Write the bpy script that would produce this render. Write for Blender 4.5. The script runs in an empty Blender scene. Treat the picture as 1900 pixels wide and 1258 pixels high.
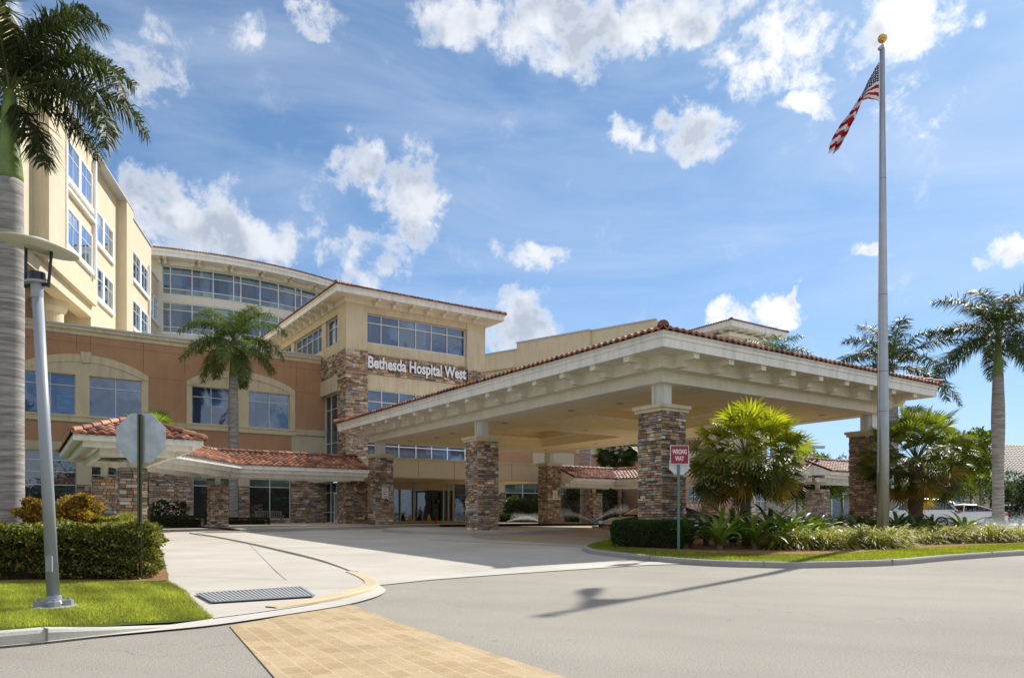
import bpy, bmesh, math, random
import numpy as np
from mathutils import Vector, Matrix
random.seed(7); rng = np.random.default_rng(11)
R = math.radians
S = bpy.context.scene
# ------------------------------------------------------------------ camera
cam = bpy.data.cameras.new('camera'); camo = bpy.data.objects.new('camera', cam)
S.collection.objects.link(camo); S.camera = camo
camo.location = (0, 0, 1.2); camo.rotation_euler = (R(90), 0, 0)
cam.sensor_width = 36; cam.lens = 36*1346/1900; cam.shift_y = 328/1900; cam.clip_end = 3000
S.view_settings.view_transform = 'Standard'; S.view_settings.look = 'None'
S.view_settings.exposure = 1.0; S.view_settings.gamma = 1
S.cycles.max_bounces = 12; S.cycles.diffuse_bounces = 8; S.cycles.glossy_bounces = 4
# ------------------------------------------------------------------ sun and sky
SUN_AZ, SUN_EL = 38, 41.5
sd = Vector((math.sin(R(SUN_AZ))*math.cos(R(SUN_EL)), math.cos(R(SUN_AZ))*math.cos(R(SUN_EL)), math.sin(R(SUN_EL))))
sl = bpy.data.lights.new('sun', 'SUN'); sl.energy = 3.15; sl.angle = R(0.6); sl.color = (1, .965, .90)
slo = bpy.data.objects.new('sun', sl); S.collection.objects.link(slo)
slo.rotation_euler = sd.to_track_quat('Z', 'Y').to_euler(); slo.location = (30, 40, 40)
W = bpy.data.worlds.new('World'); S.world = W; W.use_nodes = True
wn = W.node_tree.nodes; wl = W.node_tree.links; wn.clear()

class NT:
    """tiny helper for chaining math nodes"""
    def __init__(s, nodes, links): s.n = nodes; s.l = links
    def put(s, v, sock):
        if isinstance(v, (int, float)): sock.default_value = v
        elif isinstance(v, tuple): sock.default_value = v
        else: s.l.new(v, sock)
    def m(s, op, a, b=0.0, c=0.0, clamp=False):
        n = s.n.new('ShaderNodeMath'); n.operation = op; n.use_clamp = clamp
        s.put(a, n.inputs[0]); s.put(b, n.inputs[1]); s.put(c, n.inputs[2]); return n.outputs[0]
    def mapr(s, v, a, b, c=0.0, d=1.0, smooth=False):
        n = s.n.new('ShaderNodeMapRange'); n.clamp = True
        if smooth: n.interpolation_type = 'SMOOTHSTEP'
        s.put(v, n.inputs[0]); s.put(a, n.inputs[1]); s.put(b, n.inputs[2]); s.put(c, n.inputs[3]); s.put(d, n.inputs[4]); return n.outputs[0]
    def noise(s, vec, scale, detail=4, rough=.5, dist=0.0, col=False):
        n = s.n.new('ShaderNodeTexNoise'); n.inputs['Scale'].default_value = scale; n.inputs['Detail'].default_value = detail
        n.inputs['Roughness'].default_value = rough; n.inputs['Distortion'].default_value = dist
        if vec is not None: s.l.new(vec, n.inputs['Vector'])
        return n.outputs['Color'] if col else n.outputs['Fac']
    def mix(s, f, a, b, mode='MIX'):
        n = s.n.new('ShaderNodeMix'); n.data_type = 'RGBA'; n.blend_type = mode
        s.put(f, n.inputs[0])
        for v, k in ((a, 6), (b, 7)):
            if isinstance(v, tuple): n.inputs[k].default_value = (*v[:3], 1)
            else: s.l.new(v, n.inputs[k])
        return n.outputs[2]
    def xyz(s, a, b, c):
        n = s.n.new('ShaderNodeCombineXYZ'); s.put(a, n.inputs[0]); s.put(b, n.inputs[1]); s.put(c, n.inputs[2]); return n.outputs[0]
    def sep(s, v):
        n = s.n.new('ShaderNodeSeparateXYZ'); s.l.new(v, n.inputs[0]); return n.outputs
T = NT(wn, wl)
tc = wn.new('ShaderNodeTexCoord').outputs['Generated']
dx, dy, dz = T.sep(tc)
sky = wn.new('ShaderNodeTexSky'); sky.sky_type = 'NISHITA'; sky.sun_disc = False
sky.sun_elevation = R(SUN_EL); sky.sun_rotation = R(SUN_AZ); sky.air_density = 1.0; sky.dust_density = .6; sky.ozone_density = 2.2
el = T.m('ARCTAN2', dz, T.m('SQRT', T.m('ADD', T.m('MULTIPLY', dx, dx), T.m('MULTIPLY', dy, dy))))   # elevation
az = T.m('ARCTAN2', dx, dy)                                                                            # azimuth from north
# cumulus field: banks of cloud set by compass azimuth and elevation, broken up by fractal noise
CL = []
def px2(x, y): 
    X, Y, Z = (x-950)/1346, 1.0, (957-y)/1346
    return math.atan2(X, Y), math.atan2(Z, math.hypot(X, Y))
for (x, y, rx, ry, st) in [(350,420,165,105,1.0),(500,455,75,65,.9),(660,320,60,70,.8),(745,390,75,120,.9),(640,480,60,60,.75),(590,400,50,80,.3),(720,540,60,50,.7),
        (800,370,60,60,.5),(990,487,75,42,.95),(960,610,75,65,1.05),(1090,55,190,100,1.0),(880,35,110,80,.8),(1240,20,140,70,.9),(1430,100,120,80,.85),(1650,80,140,95,1.05),(1560,140,120,45,.7),
        (1320,220,80,65,.85),(1200,222,42,45,.9),(1500,210,60,25,.6),(1395,570,90,34,1.0),(1475,545,24,18,.8),(1880,480,50,45,.85),(1600,468,50,22,.62),(250,120,150,100,.62),
        (320,150,60,60,.5),(580,20,70,30,.62),(480,60,80,40,.45),(130,60,120,120,.5),(1700,170,110,90,.5),(100,200,150,150,.4),(640,250,30,20,.6),(-200,300,300,200,.7),(2200,300,250,160,.8),(950,-300,700,180,.5)]:
    a, e = px2(x, y); a2, e2 = px2(x+rx, y); a3, e3 = px2(x, y-ry)
    CL.append((a, e, 1.12*max(abs(a2-a), .015), 1.12*max(abs(e3-e), .012), st))
wv = T.noise(tc, 5.0, 3, .55, col=True); wx, wy, wz = T.sep(wv); wv2 = T.noise(tc, 14.0, 5, .6, col=True); w2x, w2y, w2z = T.sep(wv2)
azw = T.m('ADD', az, T.m('ADD', T.m('MULTIPLY', T.m('SUBTRACT', wx, .5), .12), T.m('MULTIPLY', T.m('SUBTRACT', w2x, .5), .10))); elw = T.m('ADD', el, T.m('ADD', T.m('MULTIPLY', T.m('SUBTRACT', wy, .5), .08), T.m('MULTIPLY', T.m('SUBTRACT', w2y, .5), .09)))
mask = None
for a, e, ra, re, st in CL:
    u = T.m('DIVIDE', T.m('SUBTRACT', azw, a), ra); v = T.m('DIVIDE', T.m('SUBTRACT', elw, e), re)
    d2 = T.m('ADD', T.m('MULTIPLY', u, u), T.m('MULTIPLY', v, v))
    k = T.m('MULTIPLY', T.m('MAXIMUM', T.m('SUBTRACT', 1.25, d2), 0), st)
    mask = k if mask is None else T.m('SMOOTH_MAX', mask, k, .2)
back = T.m('MAXIMUM', T.mapr(dy, .12, -.15, 0, 1), T.mapr(el, .95, 1.2, 0, 1))                       # unseen clouds added behind the viewer and overhead, enlarged to fill the shaded facades
mask = T.m('ADD', mask, T.m('MULTIPLY', back, T.mapr(T.noise(tc, 2.3, 2), .36, .56, 0, 1.1)))
fb = T.noise(tc, 13.0, 10, .64, .25); fb2 = T.noise(tc, 38.0, 8, .66, .3)
nz = T.m('ADD', T.m('MULTIPLY', T.m('SUBTRACT', fb, .5), 4.6), T.m('MULTIPLY', T.m('SUBTRACT', fb2, .5), 2.0))
dens = T.m('ADD', T.m('SUBTRACT', mask, .37), T.m('MULTIPLY', nz, T.mapr(mask, 0, .5, .15, 1)))
cf = T.mapr(dens, -.12, .85, 0, 1, True)
thick = T.mapr(dens, .15, 1.1, 0, 1)
# thin high veil
veilv = T.xyz(T.m('MULTIPLY', az, 1.2), T.m('MULTIPLY', el, 4.5), T.m('MULTIPLY', az, el))
veil = T.m('MULTIPLY', T.mapr(T.noise(veilv, 1.7, 8, .6, .6), .40, .80, 0, 1), .42)
grad = T.mapr(el, 0, .5, .60, 0)
veil = T.m('ADD', T.m('MULTIPLY', veil, T.mapr(el, .05, .3, .4, 1)), .03)
bright = T.m('ADD', .62, T.m('MULTIPLY', T.noise(tc, 6.0, 6, .6), .70))
sr, sg_, sb_ = [T.m('MULTIPLY', q, k) for q, k in zip(T.sep(sky.outputs[0]), (.86, 1.0, 1.08))]
# the veil of thin cirrus spreads the glare evenly: soft shoulder on the brightness round the sun
skyc0 = T.xyz(*[T.m('DIVIDE', q, T.m('ADD', 1.0, T.m('DIVIDE', q, k))) for q, k in ((sr, 6.0), (sg_, 9.0), (sb_, 16.0))])
skyc = T.mix(1.0, skyc0, T.mix(T.mapr(el, .12, .75, 0, 1), (.80, .88, .91), (.40, .56, .64)), 'MULTIPLY')
hot = T.mapr(az, -.1, .55, 0, 1)
# relief: the side of each puff that faces the sun is brighter, the far side and the base greyer
off_ = wn.new('ShaderNodeVectorMath'); off_.operation = 'ADD'; wl.new(tc, off_.inputs[0]); off_.inputs[1].default_value = (.018, -.004, .034)
rel = T.m('SUBTRACT', T.noise(tc, 9.0, 4, .55, .2), T.noise(off_.outputs[0], 9.0, 4, .55, .2))
lit_ = T.mapr(rel, -.10, .085, 0, 1, True)
cshade = T.mix(T.m('MULTIPLY', T.mapr(thick, .1, .8, 0, .95), T.m('SUBTRACT', 1.0, lit_)), (5.0, 5.1, 5.25), (2.75, 3.05, 3.55))
ccol = T.mix(1.0, cshade, T.mix(hot, (.86, .88, .92), (1.12, 1.11, 1.08)), 'MULTIPLY')
c1 = T.mix(T.m('MULTIPLY', veil, 1.0), skyc, (4.3, 4.7, 5.4))
c2 = T.mix(T.m('MULTIPLY', cf, .96), c1, ccol)
bg = wn.new('ShaderNodeBackground'); bg.inputs[1].default_value = .10
wl.new(c2, bg.inputs[0]); wo = wn.new('ShaderNodeOutputWorld'); wl.new(bg.outputs[0], wo.inputs[0])
W.cycles.sampling_method = 'MANUAL'; W.cycles.sample_map_resolution = 512

# ------------------------------------------------------------------ frames: canopy axes u (back-left) and v (back-right)
AX, AY = 5.168, 25.0; UX, UY = -.5635, .8262; VX, VY = .8263, .5632
def P(u, v, z=0.0): return (AX+u*UX+v*VX, AY+u*UY+v*VY, z)
def PV(p): return P(*p)
def ident(p): return p
def g(y): return min(max(.018*(y-15), 0), .5)
def guv(u, v): return g(P(u, v)[1])

# ------------------------------------------------------------------ materials
MATS = {}
def mat(name, col, rough=.8, spec=.3, metal=0, bump=0, bscale=30, var=0, vscale=1.5, attr=False, transl=0, coat=0, extra=None, stain=0):
    if name in MATS: return MATS[name]
    m = bpy.data.materials.new(name); m.use_nodes = True; n = m.node_tree.nodes; l = m.node_tree.links
    b = n['Principled BSDF']; t = NT(n, l)
    b.inputs['Roughness'].default_value = rough; b.inputs['Specular IOR Level'].default_value = spec; b.inputs['Metallic'].default_value = metal
    if coat: b.inputs['Coat Weight'].default_value = coat; b.inputs['Coat Roughness'].default_value = .05
    obj = n.new('ShaderNodeTexCoord').outputs['Object']
    c = (*col, 1)
    src = None
    if attr:
        a = n.new('ShaderNodeAttribute'); a.attribute_name = 'Col'; src = a.outputs['Color']
    if var:
        f = t.mapr(t.noise(obj, vscale, 6, .6), .3, .7, 1-var, 1+var)
        fc = t.xyz(f, f, f)
        src = t.mix(1.0, src if src else c, fc, 'MULTIPLY')
    if stain:
        sx, sy, sz = t.sep(obj)
        sv = t.xyz(t.m('MULTIPLY', sx, 1.6), t.m('MULTIPLY', sy, 1.6), t.m('MULTIPLY', sz, .22))
        f = t.mapr(t.noise(sv, 2.2, 8, .66), .47, .74, 0, min(stain*1.25, .8))
        src = t.mix(f, src if src else c, tuple(x*.55 for x in col))
    if extra: src = extra(t, obj, src, c, b)
    if src is not None: l.new(src, b.inputs['Base Color'])
    else: b.inputs['Base Color'].default_value = c
    if bump:
        bn = n.new('ShaderNodeBump'); bn.inputs['Strength'].default_value = bump; bn.inputs['Distance'].default_value = .02
        l.new(t.noise(obj, bscale, 5, .65), bn.inputs['Height']); l.new(bn.outputs[0], b.inputs['Normal'])
    if transl:
        tr = n.new('ShaderNodeBsdfTranslucent'); ms = n.new('ShaderNodeMixShader'); ms.inputs[0].default_value = transl
        if src is not None:
            l.new(t.mix(1.0, src, (1.5, 1.6, .55), 'MULTIPLY'), tr.inputs[0])
        else: tr.inputs[0].default_value = (col[0]*1.5, col[1]*1.6, col[2]*.55, 1)
        l.new(b.outputs[0], ms.inputs[1]); l.new(tr.outputs[0], ms.inputs[2]); l.new(ms.outputs[0], n['Material Output'].inputs[0])
    MATS[name] = m; return m
M = {}
M['terracotta_stucco'] = mat('terracotta_stucco', (.47, .275, .165), .9, .15, bump=.35, bscale=45, var=.10, vscale=.7, stain=.25)
M['cream_stucco'] = mat('cream_stucco', (.66, .57, .40), .9, .15, bump=.3, bscale=45, var=.07, vscale=.8, stain=.45)
M['yellow_stucco'] = mat('yellow_stucco', (.66, .57, .41), .9, .15, bump=.3, bscale=30, var=.06, vscale=.5, stain=.25)
M['tan_stucco'] = mat('tan_stucco', (.56, .49, .36), .9, .15, bump=.3, bscale=40, var=.07, vscale=.8, stain=.35)
M['soffit'] = mat('soffit_paint', (.86, .74, .47), .85, .15, var=.05, bump=.15)
M['white_paint'] = mat('white_paint', (.84, .82, .77), .6, .3, var=.05, vscale=1.2, bump=.1, bscale=60, stain=.45)
M['beam_paint'] = mat('beam_paint', (.80, .76, .65), .85, .2, var=.05, bump=.3, bscale=60, stain=.2)
M['white_trim'] = mat('white_trim', (.74, .73, .70), .45, .4)
M['mullion'] = mat('mullion_metal', (.72, .76, .78), .4, .5)
M['spandrel'] = mat('spandrel_glass', (.16, .24, .22), .15, .6)
M['stone'] = mat('stone_veneer', (.3, .25, .2), .88, .2, attr=True, var=.32, vscale=9, bump=.9, bscale=38)
M['mortar'] = mat('mortar_core', (.06, .05, .045), .95, .1)
M['tile'] = mat('clay_tile', (.3, .1, .05), .62, .35, attr=True, var=.22, vscale=6, bump=.25, bscale=30)
M['grey_cap'] = mat('metal_coping', (.50, .52, .53), .45, .5, var=.05)
def glassx(tint):
    def f(t, obj, src, c, b): return None
    return f
def glassmat(name, base, refl, rough=.015):
    m = bpy.data.materials.new(name); m.use_nodes = True; n = m.node_tree.nodes; l = m.node_tree.links; t = NT(n, l)
    b = n['Principled BSDF']; b.inputs['Base Color'].default_value = (*base, 1); b.inputs['Roughness'].default_value = .4; b.inputs['Specular IOR Level'].default_value = .2
    gl = n.new('ShaderNodeBsdfGlossy'); gl.inputs['Roughness'].default_value = rough; gl.inputs[0].default_value = (.66, .80, 1.0, 1)
    fr = n.new('ShaderNodeFresnel'); fr.inputs[0].default_value = 1.5
    obj = n.new('ShaderNodeTexCoord').outputs['Object']
    vm_ = n.new('ShaderNodeVectorMath'); vm_.operation = 'SNAP'; l.new(obj, vm_.inputs[0]); vm_.inputs[1].default_value = (1.3, 1.3, 1.1)
    wn_ = n.new('ShaderNodeTexWhiteNoise'); l.new(vm_.outputs[0], wn_.inputs[0])
    kk = t.mapr(wn_.outputs['Value'], .60, 1.0, .75, 2.6); l.new(t.mix(1.0, (*base, 1), t.xyz(kk, kk, t.m('MULTIPLY', kk, .85)), 'MULTIPLY'), b.inputs['Base Color'])
    bn = n.new('ShaderNodeBump'); bn.inputs['Strength'].default_value = .12; bn.inputs['Distance'].default_value = .06
    l.new(t.noise(obj, .9, 2), bn.inputs['Height']); l.new(bn.outputs[0], gl.inputs['Normal'])
    ms = n.new('ShaderNodeMixShader'); l.new(t.m('ADD', fr.outputs[0], refl, clamp=True), ms.inputs[0])
    l.new(b.outputs[0], ms.inputs[1]); l.new(gl.outputs[0], ms.inputs[2]); l.new(ms.outputs[0], n['Material Output'].inputs[0])
    MATS[name] = m; return m
M['glass_up'] = glassmat('window_glass_blue', (.020, .044, .13), .11)
M['glass_low'] = glassmat('window_glass_dark', (.008, .010, .012), .10)
M['glass_band'] = glassmat('curtain_wall_glass', (.012, .034, .11), .07)
M['glass_green'] = glassmat('spandrel_glass_green', (.06, .10, .09), .09, .08)
def concx(t, obj, src, c, b):
    s = t.noise(obj, .35, 7, .65); f = t.mapr(s, .35, .7, .86, 1.1); k = t.mix(1.0, c if src is None else src, t.xyz(f, f, f), 'MULTIPLY')
    f2 = t.mapr(t.noise(obj, 2.6, 8, .7, .8), .56, .72, 0, .22)
    k = t.mix(f2, k, tuple(x*.72 for x in c[:3]))
    f3 = t.mapr(t.noise(obj, 140, 2, .5), .3, .7, .90, 1.1); return t.mix(1.0, k, t.xyz(f3, f3, f3), 'MULTIPLY')
M['concrete'] = mat('pale_concrete', (.50, .455, .39), .85, .2, bump=.25, bscale=90, extra=concx)
M['curb'] = mat('curb_concrete', (.36, .345, .32), .85, .2, bump=.4, bscale=70, extra=concx)
M['strip'] = mat('white_concrete', (.52, .49, .43), .85, .2, bump=.3, bscale=70, extra=concx)
M['yellow_curb'] = mat('faded_yellow_curb', (.58, .46, .30), .8, .2, bump=.4, bscale=70, extra=concx)
def asx(t, obj, src, c, b):
    s = t.noise(obj, .22, 6, .6); f = t.mapr(s, .3, .7, .88, 1.10); k = t.mix(1.0, c, t.xyz(f, f, f), 'MULTIPLY')
    f3 = t.mapr(t.noise(obj, 55, 5, .85), .30, .70, .50, 1.52); k = t.mix(1.0, k, t.xyz(f3, f3, f3), 'MULTIPLY')
    f4 = t.mapr(t.noise(obj, .9, 9, .75, 1.5), .60, .72, 0, .25); k = t.mix(f4, k, (.19, .17, .145))
    v = t.n.new('ShaderNodeTexVoronoi'); v.feature = 'DISTANCE_TO_EDGE'; v.inputs['Scale'].default_value = .17
    wb = t.noise(obj, 1.1, 5, .6, col=True); va = t.n.new('ShaderNodeVectorMath'); va.operation = 'MULTIPLY_ADD'; t.l.new(wb, va.inputs[0]); va.inputs[1].default_value = (2.2,)*3; t.l.new(obj, va.inputs[2]); t.l.new(va.outputs[0], v.inputs['Vector'])
    cr = t.m('MULTIPLY', t.mapr(v.outputs['Distance'], .0, .0028, .55, 0), t.mapr(t.noise(obj, .35, 3), .50, .58, 0, 1)); k = t.mix(cr, k, (.10, .09, .08))
    sp = t.mapr(t.noise(obj, 4.5, 2, .5), .735, .76, 0, .45); k = t.mix(sp, k, (.13, .12, .11))
    sx, sy, sz = t.sep(obj); ln = t.m('ADD', t.m('MULTIPLY', sx, .42), sy); tr_ = t.mapr(t.m('ABSOLUTE', t.m('SUBTRACT', t.m('FRACT', t.m('DIVIDE', ln, 1.75)), .5)), .0, .22, .10, 0, True)
    return t.mix(tr_, k, (.25, .225, .195))
M['asphalt'] = mat('worn_asphalt', (.365, .33, .28), .9, .15, bump=.7, bscale=120, extra=asx)
def pavx(t, obj, src, c, b):
    n = t.n.new('ShaderNodeTexBrick'); n.inputs['Scale'].default_value = 1
    mp = t.n.new('ShaderNodeMapping'); mp.inputs['Rotation'].default_value = (0, 0, R(59.5)); t.l.new(obj, mp.inputs[0])
    wob = t.noise(obj, 3.0, 3, .5, col=True)
    vv = t.n.new('ShaderNodeVectorMath'); vv.operation = 'MULTIPLY_ADD'; t.l.new(wob, vv.inputs[0]); vv.inputs[1].default_value = (.035,)*3; t.l.new(mp.outputs[0], vv.inputs[2])
    t.l.new(vv.outputs[0], n.inputs['Vector'])
    n.inputs['Brick Width'].default_value = .27; n.inputs['Row Height'].default_value = .165; n.inputs['Mortar Size'].default_value = .008; n.inputs['Mortar Smooth'].default_value = .25; n.inputs['Bias'].default_value = 0
    n.inputs['Color1'].default_value = (.42, .30, .165, 1); n.inputs['Color2'].default_value = (.50, .38, .23, 1); n.inputs['Mortar'].default_value = (.54, .43, .27, 1)
    f3 = t.mapr(t.noise(obj, 60, 4, .7), .25, .75, .82, 1.18); k = t.mix(1.0, n.outputs['Color'], t.xyz(f3, f3, f3), 'MULTIPLY')
    f = t.mapr(t.noise(obj, 1.1, 6, .65), .35, .7, .84, 1.10); k = t.mix(1.0, k, t.xyz(f, f, f), 'MULTIPLY')
    f4 = t.mapr(t.noise(obj, 2.2, 7, .75), .55, .72, 0, .45); k = t.mix(f4, k, (.22, .15, .08))
    f5 = t.mapr(t.noise(obj, 14, 6, .75, 2.0), .62, .66, 0, .7); return t.mix(f5, k, (.16, .11, .07))
M['pavers'] = mat('yellow_pavers', (.5, .36, .18), .85, .2, bump=.5, bscale=60, extra=pavx)
def brnx(t, obj, src, c, b):
    n = t.n.new('ShaderNodeTexBrick'); n.inputs['Scale'].default_value = 1
    mp = t.n.new('ShaderNodeMapping'); mp.inputs['Rotation'].default_value = (0, 0, R(34)); t.l.new(obj, mp.inputs[0]); t.l.new(mp.outputs[0], n.inputs['Vector'])
    n.inputs['Brick Width'].default_value = .24; n.inputs['Row Height'].default_value = .12; n.inputs['Mortar Size'].default_value = .004
    n.inputs['Color1'].default_value = (.38, .29, .20, 1); n.inputs['Color2'].default_value = (.43, .35, .26, 1); n.inputs['Mortar'].default_value = (.2, .15, .1, 1)
    f = t.mapr(t.noise(obj, .8, 6, .65), .35, .7, .84, 1.10); return t.mix(1.0, n.outputs['Color'], t.xyz(f, f, f), 'MULTIPLY')
M['brown_pavers'] = mat('brown_pavers', (.3, .2, .12), .85, .2, bump=.3, bscale=60, extra=brnx)
def mulx(t, obj, src, c, b):
    v = t.n.new('ShaderNodeTexVoronoi'); v.inputs['Scale'].default_value = 38; t.l.new(obj, v.inputs['Vector'])
    k = t.mix(t.sep(v.outputs['Color'])[0], (.13, .055, .025), (.42, .24, .12)); return k
M['mulch'] = mat('wood_mulch', (.25, .12, .06), .95, .1, bump=1.0, bscale=40, extra=mulx)
M['turf'] = mat('turf_soil', (.075, .10, .022), .95, .1, bump=.8, bscale=40, var=.3, vscale=3)
M['ground'] = mat('ground_grass', (.10, .13, .04), .95, .1, bump=.5, bscale=10, var=.3, vscale=.3)
M['blade'] = mat('grass_blade', (.14, .22, .03), .55, .3, attr=True, transl=.45)
M['leaf'] = mat('leaf', (.06, .1, .02), .50, .35, attr=True, transl=.35)
M['leaf_gloss'] = mat('glossy_leaf', (.05, .1, .02), .40, .4, attr=True, transl=.28)
M['palm_leaf'] = mat('palm_leaflet', (.05, .09, .025), .52, .28, attr=True, transl=.28)
M['fan_leaf'] = mat('fan_palm_leaf', (.08, .12, .02), .45, .4, attr=True, transl=.50)
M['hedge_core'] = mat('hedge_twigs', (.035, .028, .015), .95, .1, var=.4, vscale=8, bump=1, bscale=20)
M['bark'] = mat('bark', (.16, .11, .075), .9, .15, bump=1.0, bscale=25, var=.3, vscale=6)
def trx(t, obj, src, c, b):
    sx, sy, sz = t.sep(obj)
    w = t.noise(t.xyz(t.m('MULTIPLY', sx, .8), t.m('MULTIPLY', sy, .8), t.m('MULTIPLY', sz, 9)), 1.6, 5, .65)
    f = t.mapr(w, .36, .66, .50, 1.16); k = t.mix(1.0, c, t.xyz(f, f, f), 'MULTIPLY')
    bn = t.n.new('ShaderNodeBump'); bn.inputs['Strength'].default_value = .6; bn.inputs['Distance'].default_value = .03; t.l.new(w, bn.inputs['Height']); t.l.new(bn.outputs[0], b.inputs['Normal'])
    f4 = t.mapr(t.noise(obj, 7, 6, .7), .60, .70, 0, .5); return t.mix(f4, k, (.10, .095, .085))
M['royal_trunk'] = mat('royal_palm_trunk', (.37, .345, .315), .85, .2, extra=trx)
M['crownshaft'] = mat('crownshaft', (.16, .22, .05), .4, .4, var=.25, vscale=3)
M['steel'] = mat('brushed_steel', (.40, .42, .45), .38, .5, metal=.6, var=.08, vscale=3)
M['lamp_grey'] = mat('lamp_grey_paint', (.30, .325, .36), .38, .5, var=.05)
M['black_metal'] = mat('black_metal', (.012, .012, .013), .3, .5)
M['shade_white'] = mat('lamp_shade_white', (.62, .60, .52), .5, .3)
M['lens'] = mat('lamp_lens', (.28, .29, .20), .12, .6)
M['galv'] = mat('galvanised_sheet', (.52, .55, .58), .42, .5, metal=.55, var=.2, vscale=5)
M['post_green'] = mat('green_post', (.085, .105, .055), .45, .4, var=.2, vscale=20)
M['post_teal'] = mat('teal_post', (.10, .19, .16), .5, .4)
M['sign_red'] = mat('sign_maroon', (.30, .018, .05), .45, .4)
M['sign_white'] = mat('sign_white', (.78, .77, .75), .45, .4)
M['letter_white'] = mat('letter_white', (.86, .88, .92), .35, .5)
M['letter_side'] = mat('letter_side', (.06, .055, .05), .5, .4)
M['sign_blue'] = mat('sign_blue', (.02, .18, .55), .45, .4)
M['gold'] = mat('gold_ball', (.75, .42, .10), .18, .6, metal=1)
M['flag'] = mat('flag_cloth', (.5, .1, .1), .85, .1, attr=True, transl=.0)
M['yellow_plastic'] = mat('yellow_plastic', (.65, .40, .02), .45, .4)
M['red_plastic'] = mat('red_plastic', (.55, .03, .02), .45, .4)
M['bench_wood'] = mat('weathered_teak', (.20, .18, .155), .8, .2, var=.25, vscale=12)
M['tyre'] = mat('tyre', (.015, .015, .016), .8, .2)
M['rim'] = mat('alloy_rim', (.45, .46, .48), .3, .5, metal=.8)
M['car_white'] = mat('car_paint_white', (.72, .72, .73), .25, .5, coat=.8)
M['car_silver'] = mat('car_paint_silver', (.34, .36, .39), .28, .5, metal=.5, coat=.8)
M['car_dark'] = mat('car_paint_dark', (.05, .03, .016), .22, .5, metal=.3, coat=.9)
M['car_grey'] = mat('car_paint_grey', (.12, .13, .14), .25, .5, metal=.5, coat=.8)
M['car_glass'] = mat('car_glass', (.012, .014, .017), .04, .8, coat=.5)
M['tail_red'] = mat('tail_lamp', (.45, .01, .01), .15, .6)
M['head_lamp'] = mat('head_lamp', (.6, .62, .65), .1, .7)
M['dark_trim'] = mat('dark_trim', (.02, .02, .02), .6, .3)
M['skin'] = mat('skin', (.50, .28, .19), .6, .3)
M['hair'] = mat('grey_hair', (.42, .40, .37), .8, .2)
M['shirt'] = mat('pale_blue_shirt', (.45, .50, .58), .85, .15, var=.08, vscale=8)
M['trousers'] = mat('khaki_trousers', (.24, .19, .13), .85, .15)
M['mist'] = mat('water_mist', (.85, .88, .9), .9, .1)
M['door_frame'] = mat('bronze_frame', (.24, .23, .21), .4, .5)
M['black_frame'] = mat('black_frame', (.015, .015, .015), .4, .5)
M['downlight'] = mat('downlight_trim', (.30, .27, .21), .5, .4)
M['louver'] = mat('louver_metal', (.05, .04, .03), .6, .3)
M['light_globe'] = mat('floodlight_white', (.75, .75, .70), .4, .4)
M['dark_wood'] = mat('dark_timber', (.12, .07, .04), .7, .3)
M['petal'] = mat('pale_petal', (.75, .55, .55), .7, .2)

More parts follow.
